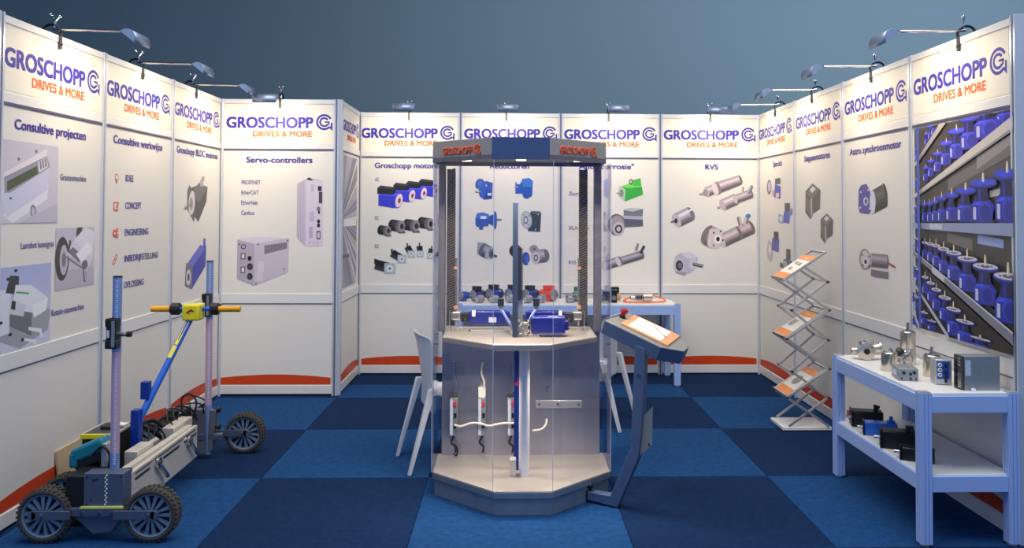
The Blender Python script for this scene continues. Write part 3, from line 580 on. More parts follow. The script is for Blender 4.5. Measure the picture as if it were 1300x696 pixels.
# shelves photograph
SH = {"r1":[[3.141,1.766,.051,.084],[3.199,1.791,.059,.095],[3.272,1.816,.07,.109],[3.363,1.849,.094,.129],[3.465,1.88,.116,.157],[3.592,1.922,.141,.174],[3.749,1.964,.18,.187],[3.892,2.022,.122,.104],[3.024,1.724,.032,.058],[3.053,1.74,.031,.058],[3.033,1.897,.031,.069],[3.149,1.98,.039,.067],[3.192,2.01,.042,.078],[3.231,2.028,.045,.078]],"r2":[[3.032,1.528,.032,.086],[3.059,1.528,.027,.092],[3.131,1.527,.044,.107],[3.189,1.527,.047,.112],[3.247,1.53,.054,.121],[3.32,1.531,.071,.141],[3.421,1.535,.095,.153],[3.554,1.534,.136,.175],[3.712,1.534,.159,.213],[3.911,1.537,.15,.249]],"r3":[[3.04,1.36,.031,.069],[3.073,1.345,.035,.08],[3.143,1.315,.047,.095],[3.202,1.299,.055,.106],[3.267,1.273,.069,.126],[3.347,1.244,.086,.14],[3.448,1.212,.109,.156],[3.574,1.167,.134,.178],[3.734,1.115,.157,.201],[3.92,1.048,.164,.233]],"r4":[[3.038,1.194,.031,.069],[3.066,1.173,.031,.075],[3.156,1.109,.056,.1],[3.219,1.071,.067,.11],[3.279,1.029,.076,.12],[3.367,.981,.094,.134],[3.452,.915,.104,.146],[3.56,.886,.124,.122],[3.697,.869,.133,.069]],"r5":[[3.035,1.05,.032,.058],[3.068,1.003,.035,.08],[3.153,.93,.064,.072],[3.237,.909,.074,.055],[3.04,.914,.041,.057]]}
a = Art(FR, rect=(3.008, 3.962, .895, 2.086)); P_ = a.P
a.R(3, 4, .8, 2.1, (74, 70, 66))
P_([(3.371, 1.768), (3.968, 1.939), (3.967, 1.874), (3.37, 1.703)], (112, 110, 110)); P_([(3.647, 1.878), (3.951, 1.969), (3.95, 1.922), (3.646, 1.807)], (150, 146, 142)); P_([(3.2, 1.66), (3.97, 1.86), (3.97, 1.78), (3.2, 1.6)], (84, 82, 84)); P_([(3.649, 1.47), (3.867, 1.448), (3.866, 1.405), (3.648, 1.42)], (150, 170, 214)); P_([(3.753, 1.694), (3.871, 1.705), (3.871, 1.672), (3.752, 1.659)], (200, 196, 190)); P_([(3.36, 1.47), (3.6, 1.44), (3.6, 1.38), (3.36, 1.42)], (120, 112, 108))
def mot(u, z, w_, h_, top, shaft):
    w_ *= 1.32; h_ *= 1.04
    b = (56, 58, 184) if top == 0 else (34, 48, 156)
    d = lambda k: tuple(min(255, c*k+(8 if k > 1 else 0)) for c in b); bw = w_*.44
    a.E(u+w_*.04, z+h_*.02, w_*.5, h_*.05, (34, 30, 34))
    P_([(u-bw, z+.02*h_), (u-bw*.6, z-h_*.02), (u+bw*.9, z), (u+bw, z+h_*.2), (u+bw*1.15, z+h_*.36), (u+bw*.7, z+h_*.52), (u-bw*.6, z+h_*.54), (u-bw*1.1, z+h_*.38)], b)
    a.E(u+bw*.2, z+h_*.26, bw*.62, h_*.24, d(1.22)); a.E(u+bw*.28, z+h_*.22, bw*.5, h_*.19, d(.92))
    P_([(u-bw*1.02, z+h_*.38), (u-bw*.5, z+h_*.5), (u+bw*.1, z+h_*.5), (u-bw*.3, z+h_*.4)], d(1.5))
    P_([(u-bw*.86, z+h_*.06), (u-bw*.58, z+h_*.05), (u-bw*.58, z+h_*.34), (u-bw*.86, z+h_*.35)], (196, 198, 232))
    P_([(u-bw*.6, z+h_*.48), (u+bw*.65, z+h_*.48), (u+bw*.45, z+h_*.9), (u-bw*.45, z+h_*.9)], d(.55)); P_([(u-bw*.35, z+h_*.5), (u-bw*.1, z+h_*.5), (u-bw*.1, z+h_*.88), (u-bw*.3, z+h_*.88)], d(1.0)); P_([(u+bw*.2, z+h_*.5), (u+bw*.4, z+h_*.5), (u+bw*.34, z+h_*.88), (u+bw*.2, z+h_*.88)], (30, 26, 40))
    a.E(u+w_*.04, z+h_*.865, w_*.56, h_*.1, d(.6)); a.E(u+w_*.04, z+h_*.9, w_*.56, h_*.095, d(1.05)); a.E(u+w_*.04, z+h_*.925, w_*.52, h_*.075, (206, 202, 214) if top == 2 else d(1.35))
    if top == 2: a.E(u+w_*.04, z+h_*.925, w_*.2, h_*.04, (110, 104, 112)); a.E(u+w_*.3, z+h_*.93, w_*.05, h_*.015, (60, 56, 66)); a.E(u-w_*.24, z+h_*.92, w_*.05, h_*.015, (60, 56, 66))
    P_([(u, z+h_*.93), (u+w_*.1, z+h_*.93), (u+w_*.1, z+h_*(.95+shaft*.5)), (u+w_*.075, z+h_*(.95+shaft)), (u+w_*.02, z+h_*(.95+shaft)), (u, z+h_*(.95+shaft*.5))], (206, 190, 160)); P_([(u+w_*.015, z+h_*.95), (u+w_*.045, z+h_*.95), (u+w_*.045, z+h_*(.93+shaft)), (u+w_*.02, z+h_*(.93+shaft))], (240, 230, 208))
def row(k, top, shaft):
    for q in sorted(SH[k], key=lambda q: q[2]): mot(*q, top, shaft)
LR = (186, 180, 176)
row('r1', 0, .18); P_([(3.01, 1.846), (3.367, 2.082), (3.307, 2.089), (3.01, 1.869)], LR); P_([(3.007, 1.687), (3.97, 2.058), (3.969, 1.984), (3.007, 1.664)], (206, 200, 192)); P_([(3.007, 1.668), (3.97, 2.0), (3.969, 1.984), (3.007, 1.662)], (150, 146, 142))
row('r2', 1, .2); P_([(3.009, 1.518), (3.97, 1.532), (3.968, 1.466), (3.009, 1.487)], (146, 156, 186)); P_([(3.2, 1.516), (3.33, 1.516), (3.33, 1.487), (3.2, 1.487)], (196, 196, 206))
P_([(3.013, 1.36), (3.97, 1.04), (3.97, .99), (3.013, 1.33)], (52, 48, 46))
row('r3', 2, .26); P_([(3.018, 1.357), (3.97, 1.004), (3.969, .94), (3.017, 1.33)], (128, 128, 140)); P_([(3.018, 1.357), (3.97, 1.004), (3.97, .992), (3.018, 1.35)], (196, 196, 206)); P_([(3.23, 1.276), (3.36, 1.226), (3.36, 1.19), (3.23, 1.236)], (196, 196, 202))
P_([(3.1, 1.28), (3.97, .93), (3.97, .8), (3.5, .8), (3.1, 1.2)], (46, 42, 38))
row('r4', 2, .26); P_([(3.015, 1.184), (3.418, .904), (3.38, .902), (3.015, 1.163)], (178, 180, 196)); row('r5', 2, .2); P_([(3.015, 1.031), (3.114, .907), (3.088, .903), (3.014, 1.002)], (178, 180, 196))
P_([(3.086, 2.088), (3.116, 2.087), (3.125, .901), (3.101, .9)], (64, 92, 190))
a.done(PR[3], 'shelf_photograph')
# warehouse photograph on the return wall
a = Art(FN, rect=(.12, .73, .9, 2.07)); a.R(0, 1, .8, 2.2, (150, 148, 152)); cx, cz = .02, 1.5
random.seed(3)
for i in range(34):
    an = -70+i*4.1; c = random.choice([(196, 194, 198), (120, 118, 122), (88, 86, 92), (176, 172, 176), (104, 108, 176), (214, 212, 214)])
    t0, t1 = radians(an), radians(an+2.6); a.P([(cx+.05*cos(t0), cz+.05*sin(t0)), (cx+1.6*cos(t0), cz+1.6*sin(t0)), (cx+1.6*cos(t1), cz+1.6*sin(t1)), (cx+.05*cos(t1), cz+.05*sin(t1))], c)
a.R(.0, .7, 1.44, 1.5, (224, 222, 224)); a.R(.1, .4, 1.16, 1.19, (50, 50, 58))
a.done(PN[0], 'warehouse_photograph')

# ---------------------------------------------------------------- arm spotlights on the wall tops
def spotlight(fr, u, label, group, far=1, dz=0.0, reach=.33, shift=0., tilt=0.):
    """fr: wall frame; head runs along the wall by .19 starting at u (far = +1 along u)"""
    root = thing('arm_spotlight', label, 'lamp', fr.p(u, H, 0), 0, group)
    O = V(fr.p(u, H, 0)); p = lambda a, n, z: fr.p(u+a, H+z, n)-O
    mb = MB(); mb.hexa([p(-.011, .008, -.075), p(.011, .008, -.075), p(.011, .014, -.075), p(-.011, .014, -.075)], [p(-.011, .008, .012), p(.011, .008, .012), p(.011, .014, .012), p(-.011, .014, .012)])
    mb.cyl(p(0, .012, -.05), p(0, .02, -.05), .006, n=8); mb.build('clamp_tab', 'dark', root)
    pts = [p(0, .01+.0, .0), p(0, .012, .03), p(0, -.02, .058), p(0, -.06, .058), p(0, -.085, .03), p(0, -.088, -.01)]
    MB().tube(smooth_path(pts, 4), .007, 7).build('clamp_hook', 'blackm', root)
    mb = MB(); mb.cyl(p(0, -.02, .04), p(0, -.02, .08), .006, n=8)
    for s_ in (-1, 1): mb.cyl(p(0, -.02, .075), p(s_*.018, -.02+s_*.012, .105), .004, n=6); mb.sph(tuple(p(s_*.02, -.02+s_*.013, .11)), .009, 8)
    mb.build('wing_screw', 'chrome', root)
    zA = .03+dz
    MB().tube([p(0, -.03, .04), p(0, .0, zA+.005), p(0, reach, zA)], .008, 8).build('arm', 'chrome', root)
    prof = [(0, 0), (.025, .012), (.05, .012), (.072, .0), (.084, -.03), (.078, -.062)]
    prof = [(x*cos(tilt)-z*sin(tilt), x*sin(tilt)+z*cos(tilt)) for x, z in prof]
    a0, a1 = (0+shift)*far, (.19+shift)*far
    inner = [(x*.93+.002, z*.9-.004) for x, z in prof]
    mb = MB(); n = len(prof)
    vs = [p(a0, reach+x, zA+z) for x, z in prof]+[p(a1, reach+x, zA+z) for x, z in prof]
    mb.add(vs, [(i, i+1, n+i+1, n+i) for i in range(n-1)]); o = mb.build('lamp_hood', 'lampg', root, ang=50)
    sm = o.modifiers.new('s', 'SOLIDIFY'); sm.thickness = .002
    mb = MB(); vs = [p(a0+far*.006, reach+x, zA+z) for x, z in inner]+[p(a1-far*.006, reach+x, zA+z) for x, z in inner]
    mb.add(vs, [(i, i+1, n+i+1, n+i) for i in range(n-1)]); mb.build('reflector', 'lampi', root, ang=50)
    for a_ in (a0, a1):
        mb = MB(); mb.hexa([p(a_-.0015, reach+x, zA+z) for x, z in prof], [p(a_+.0015, reach+x, zA+z) for x, z in prof]); mb.build('end_plate', 'lampg', root)
    MB().cyl(p(a0+far*.04, reach+.045, zA-.028), p(a1-far*.04, reach+.045, zA-.028), .005, n=8).build('bulb', 'bulb', root)
    c = p((a0+a1)/2, reach+.028, zA-.045); t = p((a0+a1)/2, -.0, -.42)
    area('lamp_light', c, t, .13, .03, LAMP_W, (1, .80, .56), root, spread=radians(150))
    return root
LS = [(.50, 'arm spotlight nearest the camera on the left wall, over the Consultive projecten panel'), (1.485, 'middle arm spotlight on the left wall, over the Consultive werkwijze panel'), (2.40, 'farthest arm spotlight on the left wall, over the BLDC motoren panel')]
for u_, l_ in LS: spotlight(FL, u_, l_, 'arm spotlights on the stand walls')
for u_, l_ in ((3.50, 'arm spotlight nearest the camera on the right wall, above the shelves photograph'), (2.448, 'arm spotlight above the Astro synchroonmotor panel'), (1.397, 'arm spotlight above the Stappenmotoren panel'), (.502, 'arm spotlight above the Specials panel in the far right corner')):
    spotlight(FR, u_, l_, 'arm spotlights on the stand walls', far=-1, shift=-.05 if u_ < 1 else 0)
for u_, sh, l_ in ((.475, -.095, 'arm spotlight above the Groschopp motoren panel on the back wall'), (1.42, -.08, 'arm spotlight on the back wall above the Reductoren panel, behind the cabinet canopy'), (2.42, -.05, 'arm spotlight on the back wall above the corrosie panel'), (3.42, -.10, 'arm spotlight on the back wall above the RVS panel')):
    spotlight(FB, u_, l_, 'arm spotlights on the stand walls', shift=sh, reach=.26 if u_ > 3 else .33)
spotlight(FS, .50, 'cream lit arm spotlight above the Servo-controllers panel', 'arm spotlights on the stand walls', shift=-.12, dz=-.045, reach=.29)

# ---------------------------------------------------------------- tables
def table(name, label, x0, x1, y0, y1, zt, ap, lower=None, legs=None, leg=.056):
    t = thing(name, label, 'table', (x0, y0, 0)); W_, D_ = x1-x0, y1-y0
    MB().box(leg*.3, W_-leg*.3, leg*.3, D_-leg*.3, zt-.012, zt).build('tabletop', 'white', t, bevel=.002)
    def apron(z0, z1):
        MB().box(leg, W_-leg, .006, .03, z0, z1).build('apron', 'alub', t, bevel=.002); MB().box(leg, W_-leg, D_-.03, D_-.006, z0, z1).build('apron', 'alub', t, bevel=.002)
        MB().box(.006, .03, leg, D_-leg, z0, z1).build('apron', 'alub', t, bevel=.002); MB().box(W_-.03, W_-.006, leg, D_-leg, z0, z1).build('apron', 'alub', t, bevel=.002)
    apron(zt-ap, zt-.013)
    if lower:
        apron(lower-.08, lower-.006); MB().box(leg*.4, W_-leg*.4, leg*.4, D_-leg*.4, lower-.008, lower).build('lower_shelf', 'white', t, bevel=.002)
    for x, y in ((0, 0), (W_-leg, 0), (0, D_-leg), (W_-leg, D_-leg)):
        mb = MB(); k = leg/5
        mb.box(x+k*.6, x+leg-k*.6, y+k*.6, y+leg-k*.6, .012, zt-.002)
        mb.slot(1)
        for i in range(3):
            a = x+k*.35+i*(leg-k*1.9)/2; mb.box(a, a+k*1.2, y, y+leg, .012, zt+.001)
            b = y+k*.35+i*(leg-k*1.9)/2; mb.box(x, x+leg, b, b+k*1.2, .012, zt+.001)
        mb.slot(2); mb.box(x+.004, x+leg-.004, y+.004, y+leg-.004, zt+.001, zt+.005); mb.cyl((x+leg/2, y+leg/2, 0), (x+leg/2, y+leg/2, .013), leg*.4, n=12)
        mb.build('leg', ['alubd', 'alub', 'alu'], t)
    return t
table('display_table', 'long white display table with aluminium frame standing along the back wall behind the cabinet', -.96, 1.07, -.56, -.045, .74, .095)
table('shelf_table', 'two-tier white table with aluminium legs coloured as under blue light against the right wall', 1.47, 1.95, -4.0, -2.96, .722, .093, lower=.335)

# ---------------------------------------------------------------- chairs
def chair(label):
    t = thing('plastic_chair', label, 'chair', group='white plastic chairs beside the cabinet')
    # local: faces +y, width x
    def shell(nm, prof, curve):
        mb = MB(); nx = 9; rows = []
        for k, (y, z, hw) in enumerate(prof):
            bk = max(0, min(1, (z-.33)/.3)) if curve else 0
            for i in range(nx):
                s_ = -1+2*i/(nx-1); rows.append((hw*s_, y+bk*.05*s_*s_, z+(0 if curve else .012*s_*s_)-(.02*s_*s_ if curve and k == 0 else 0)))
        mb.add(rows, [(k*nx+i, k*nx+i+1, (k+1)*nx+i+1, (k+1)*nx+i) for k in range(len(prof)-1) for i in range(nx-1)])
        o = mb.build(nm, 'chair', t, ang=80); sm = o.modifiers.new('s', 'SOLIDIFY'); sm.thickness = .012; sm.offset = 1
        sb = o.modifiers.new('d', 'SUBSURF'); sb.levels = 1; sb.render_levels = 2
    shell('backrest', [(-.285, .825, .19), (-.265, .80, .21), (-.245, .70, .215), (-.225, .58, .21), (-.21, .48, .208), (-.20, .40, .206), (-.198, .34, .204)], True)
    shell('seat', [(-.205, .47, .2), (-.17, .44, .2), (-.06, .432, .212), (.1, .44, .222), (.2, .445, .222), (.235, .43, .218), (.24, .39, .215)], False)
    def leg(a, b, w0, w1):
        a, b = V(a), V(b); mb = MB()
        def sec(c, w_): return [c+V((-w_, -w_*.8, 0)), c+V((w_, -w_*.8, 0)), c+V((w_, w_*.8, 0)), c+V((-w_, w_*.8, 0))]
        mb.hexa(sec(b, w1), sec(a, w0)); mb.build('leg', 'chair', t, bevel=.005)
    for s_ in (-1, 1):
        leg((s_*.19, -.205, .50), (s_*.2, -.34, 0), .024, .014); leg((s_*.195, .16, .45), (s_*.21, .22, 0), .022, .014)
    return t
# rear-leg midpoints: left chair (-1.135,-2.75), right chair (.38,-1.9)
def put_chair(t, mid, ang):      # ang: facing direction
    f = V((cos(ang), sin(ang))); c = V(mid)+f*.34
    t.location = (c.x, c.y, 0); t.rotation_euler = (0, 0, ang-pi/2)
c1 = chair('white plastic chair on the left of the cabinet, facing right'); put_chair(c1, (-1.135, -2.75), radians(18))
c2 = copy_tree(c1); c2['label'] = 'white plastic chair on the right of the cabinet, seen behind the control desk post'; put_chair(c2, (.40, -1.86), radians(180-26))

# ---------------------------------------------------------------- brochure stand
bs = thing('brochure_stand', 'folding zigzag metal brochure stand with three trays by the right wall', 'stand', (1.68, -1.88, 0))
def L_(x, y, z): return (x-1.68, y+1.88, z)
MB().box(-.186, .17, -.14, .14, .006, .03).build('base_plate', 'white', bs, bevel=.003)
MB().box(-.17, .155, -.125, .125, 0, .008).build('base_foot', 'dark', bs)
YN, YF = -2.02, -1.74
zz1 = [(1.525, 1.085), (1.835, .872), (1.525, .665), (1.835, .45), (1.525, .243), (1.83, .035)]
zz2 = [(1.66, 1.18), (1.825, 1.076), (1.56, .871), (1.827, .656), (1.56, .429), (1.827, .24), (1.54, .035)]
for y_ in (YN, YF):
    for zz in (zz1, zz2):
        for k in range(len(zz)-1):
            off = .008 if zz is zz2 else -.004
            yy = y_+(off if y_ == YN else -off)
            MB().bar(L_(zz[k][0], yy, zz[k][1]), L_(zz[k+1][0], yy, zz[k+1][1]), .009, .017).build('strut', 'alu', bs, bevel=.001)
        for x, z in zz[1:-1]: MB().cyl(L_(x, y_-.014, z), L_(x, y_+.014, z), .009, n=10).build('pivot', 'dark', bs)
for x, z in zz2[1:-1]+zz1[1:-1:2]: MB().cyl(L_(x, YN, z), L_(x, YF, z), .006, n=8).build('cross_rod', 'alu', bs)
brl = ['top tray', 'middle tray', 'lowest tray']
for k, (z0, x0, xa, za) in enumerate(((1.085, 1.505, 1.82, 1.292), (.665, 1.515, 1.828, .878), (.243, 1.525, 1.828, .452))):
    d = V((xa-x0, 0, za-z0)); ln = d.length; d.normalize(); nrm = V((-d.z, 0, d.x)); Yv = V((0, 1, 0))
    P0_ = V(L_(x0, (YN+YF)/2, z0)); wd = .262
    tr = MB()
    for s_ in (-1, 1): tr.obox(P0_+d*ln/2+Yv*s_*wd/2, (ln, .012, .016), (d, Yv, nrm))
    tr.obox(P0_+d*(ln-.006), (.012, wd, .016), (d, Yv, nrm)); tr.obox(P0_+d*.004+nrm*.006, (.008, wd, .028), (d, Yv, nrm)); tr.obox(P0_+d*ln*.42-nrm*.004, (ln*.8, wd, .004), (d, Yv, nrm))
    tr.build('tray', 'alu', bs)
    br = thing('brochure', 'orange and white brochure lying on the %s of the zigzag stand' % brl[k], 'brochure', V((1.68, -1.88, 0))+P0_+nrm*.006, 0, 'brochures on the zigzag stand')
    q = lambda a, b, h: d*a+Yv*b+nrm*h
    def sheet(nm, a0, a1, b0, b1, h, m_):
        mb = MB(); mb.hexa([q(a0, b0, h), q(a1, b0, h), q(a1, b1, h), q(a0, b1, h)], [q(a0, b0, h+.002), q(a1, b0, h+.002), q(a1, b1, h+.002), q(a0, b1, h+.002)]); mb.build(nm, m_, br)
    sheet('sheet', .012, .30, -.12, .12, 0, 'paper'); sheet('orange_band', .012, .075, -.12, .12, .0021, 'broch'); sheet('orange_band', .245, .30, -.12, .12, .0021, 'broch')
    sheet('title_strip', .262, .27, -.05, .03, .0043, 'paper')
    mb = MB()
    if k == 0:
        for a_, b_ in ((.13, .02), (.19, -.03), (.2, .05)): mb.hexa([q(a_-.02, b_-.035, .0022), q(a_+.015, b_-.03, .0022), q(a_+.022, b_+.03, .0022), q(a_-.01, b_+.03, .0022)], [q(a_-.02, b_-.035, .003), q(a_+.015, b_-.03, .003), q(a_+.022, b_+.03, .003), q(a_-.01, b_+.03, .003)])
    elif k == 1:
        for j in range(5): mb.hexa([q(.12, .02+j*.014, .0022), q(.19, .0+j*.02, .0022), q(.19, .01+j*.02, .0022), q(.12, .028+j*.014, .0022)], [q(.12, .02+j*.014, .003), q(.19, .0+j*.02, .003), q(.19, .01+j*.02, .003), q(.12, .028+j*.014, .003)])
    else:
        cc = [(.16+.05*cos(t*.5236), .0+.055*sin(t*.5236)) for t in range(12)]; mb.hexa([q(x, y, .0022) for x, y in cc], [q(x, y, .003) for x, y in cc])
    mb.build('printed_picture', 'brochg', br)

# ---------------------------------------------------------------- display cabinet
CX, CY = -.405, -3.1
cab = thing('display_cabinet', 'tall clear-sided steel display cabinet with orange lettered canopy in the middle of the stand', 'cabinet', (CX, CY, 0))
def K(x, y, z): return (x-CX, y-CY, z)
BP = [(-.905, -3.275), (-.556, -3.59), (-.252, -3.59), (.088, -3.275), (.088, -2.93), (-.905, -2.93)]
def ring(pts, ins):      # inset polygon toward its centre, axis-wise
    cx, cy = -.408, -3.2
    return [(cx+(x-cx)*(1-ins/.5), cy+(y-cy)*(1-ins/.36)) for x, y in pts]
def slabp(nm, pts, z0, z1, m_, bev=0, par=None):
    return MB().hexa([K(x, y, z0) for x, y in pts], [K(x, y, z1) for x, y in pts]).build(nm, m_, par or cab, bevel=bev)
slabp('plinth', ring(BP, .012), 0, .092, 'steeld', .002)
slabp('plinth_rim', BP, .092, .122, 'steeld', .001)
slabp('cabinet_floor', ring(BP, .002), .122, .128, 'steelh', .001)
MB().box(*[v for v in (-.88-CX, .062-CX, -2.965-CY, -2.955-CY, .128, .86)]).build('back_board', 'steel', cab)
TP = [(-.858, -3.235), (-.566, -3.50), (-.26, -3.50), (.017, -3.235), (.017, -2.84), (-.862, -2.84)]
slabp('tabletop', TP, .838, .873, 'steelh', .006)
# side uprights (steel sheets that carry the canopy)
for x0, x1 in ((-.900, -.862), (.022, .062)):
    MB().box(x0-CX, x1-CX, -3.05-CY, -2.97-CY, .873, 1.86).build('side_upright', 'postgrey', cab, bevel=.002)
for x in (-.868, .05):
    mb = MB(); mb.box(x-.006-CX, x+.006-CX, -3.0-CY, -2.985-CY, .873, 1.855); mb.build('guide_rail', 'chrome', cab)
# cable chains
for x in (-.83, -.04):
    mb = MB(); mb.box(x-.024-CX, x+.024-CX, -3.0-CY, -2.95-CY, .9, 1.83)
    mb.slot(1)
    for i in range(62): z = .905+i*.0149; mb.bar(K(x-.024, -3.002, z), K(x+.024, -3.002, z+.022), .006, .006, side=(0, 1, 0))
    mb.build('cable_chain', ['black', 'strip'], cab)
for x in (-.797, -.067):
    mb = MB().cyl(K(x, -3.0, .9), K(x, -3.0, 1.30), .0075, n=10); mb.slot(1); mb.box(x-.012-CX, x+.012-CX, -3.012-CY, -2.988-CY, 1.235, 1.25); mb.box(x-.012-CX, x+.012-CX, -3.012-CY, -2.988-CY, 1.0, 1.02); mb.build('lead_screw', ['nickel', 'wood'], cab)
# canopy
CP = [(-.914, -3.275), (-.575, -3.59), (-.272, -3.59), (.062, -3.275), (.062, -2.93), (-.914, -2.93)]
mb = MB(); n = len(CP)
mb.hexa([K(x, y, 1.875) for x, y in CP], [K(x, y, 1.968) for x, y in CP]); mb.build('canopy', 'canopy', cab, bevel=.002)
mb = MB()
for i in range(n):
    p_, q_ = CP[i], CP[(i+1) % n]; pi_, qi_ = ring(CP, .012)[i], ring(CP, .012)[(i+1) % n]
    mb.hexa([K(*p_, 1.852), K(*q_, 1.852), K(*qi_, 1.852), K(*pi_, 1.852)], [K(*p_, 1.875), K(*q_, 1.875), K(*qi_, 1.875), K(*pi_, 1.875)])
mb.build('canopy_lip', 'postgrey', cab)
MB().box(-.575-CX, -.272-CX, -3.594-CY, -3.5895-CY, 1.853, 1.968).build('blue_fascia', 'canblue', cab)
def facet(p_, q_):
    d = V((q_[0]-p_[0], q_[1]-p_[1], 0)); n_ = V((d.y, -d.x, 0)).normalized()
    return Frame(K(p_[0], p_[1], 0), d, (0, 0, 1), n_), d.length
for p_, q_, a0 in ((CP[0], CP[1], .085), (CP[2], CP[3], .075)):
    fr_, ln = facet(p_, q_)
    text(fr_, 'GROSCHOPP', a0, a0+.235, 1.888, .042, 'sign', cab, bold=-.018, h=.003, thick=.003)
    logo(fr_, a0+.245, a0+.298, 1.877, 1.938, 'sign', cab, h=.003, th=.003)
for x, y in ((-.72, -3.33), (-.42, -3.4), (-.1, -3.33)):
    mb = MB().cyl(K(x, y, 1.862), K(x, y, 1.875), .036, n=20); mb.slot(1).cyl(K(x, y, 1.858), K(x, y, 1.862), .026, n=18); mb.build('downlight', ['chrome', 'led'], cab)
    area('cabinet_light', K(x, y, 1.85), K(x, y, 0), .05, .05, 4.5, (1, .86, .66), cab, spread=radians(110))
for x, y in ((-.64, -3.27), (-.2, -3.3)):
    mb = MB().cyl(K(x, y, .83), K(x, y, .838), .034, n=18); mb.slot(1).cyl(K(x, y, .827), K(x, y, .83), .026, n=18); mb.build('downlight', ['chrome', 'led'], cab)
    area('cabinet_light', K(x, y, .82), K(x, y, 0), .05, .05, 2.5, (1, .88, .68), cab, spread=radians(115))
# acrylic panes
GP = [(-.909, -2.94), (-.909, -3.273), (-.564, -3.587), (-.252, -3.587), (.09, -3.273), (.09, -2.94)]
for i in range(5):
    p_, q_ = V((*GP[i], 0)), V((*GP[i+1], 0)); d = (q_-p_).normalized(); n_ = V((-d.y, d.x, 0)); a_, b_ = p_+d*.002, q_-d*.002
    if i in (0, 4): z0 = .128
    else: z0 = .128
    mb = MB(); mb.hexa([K(a_.x, a_.y, z0), K(b_.x, b_.y, z0), K(b_.x+n_.x*.005, b_.y+n_.y*.005, z0), K(a_.x+n_.x*.005, a_.y+n_.y*.005, z0)], [K(a_.x, a_.y, 1.85), K(b_.x, b_.y, 1.85), K(b_.x+n_.x*.005, b_.y+n_.y*.005, 1.85), K(a_.x+n_.x*.005, a_.y+n_.y*.005, 1.85)])
    mb.build('clear_pane', 'glass', cab)
for x, y in GP[2:4]: MB().box(x-.0015-CX, x+.0015-CX, y-.003-CY, y+.002-CY, .128, 1.85).build('pane_joint', 'gedge', cab)
for x, y in (GP[1], GP[4]): MB().box(x-.002-CX, x+.002-CX, y-.002-CY, y+.002-CY, .128, 1.85).build('pane_joint', 'gedge', cab)
for x in (-.905, .062):
    for z in (.83, .885): MB().box(x-CX, x+.03-CX, -3.262-CY, -3.25-CY, z, z+.012).build('pane_clip', 'nickel', cab)
# vertical blue beam with rack
mb = MB(); mb.box(-.463-CX, -.433-CX, -3.27-CY, -3.22-CY, .873, 1.628); mb.build('blue_beam', 'beam', cab, bevel=.002)
mb = MB(); mb.box(-.433-CX, -.412-CX, -3.26-CY, -3.23-CY, 1.08, 1.375)
for i in range(24): mb.box(-.412-CX, -.404-CX, -3.26-CY, -3.23-CY, 1.085+i*.012, 1.091+i*.012)
mb.build('toothed_rack', 'black', cab)
MB().cyl(K(-.447, -3.222, 1.355), K(-.447, -3.19, 1.355), .036, n=20).build('pulley', 'black', cab)
MB().box(-.433-CX, -.404-CX, -3.255-CY, -3.235-CY, .873, 1.08).build('rack_mount', 'grey', cab)
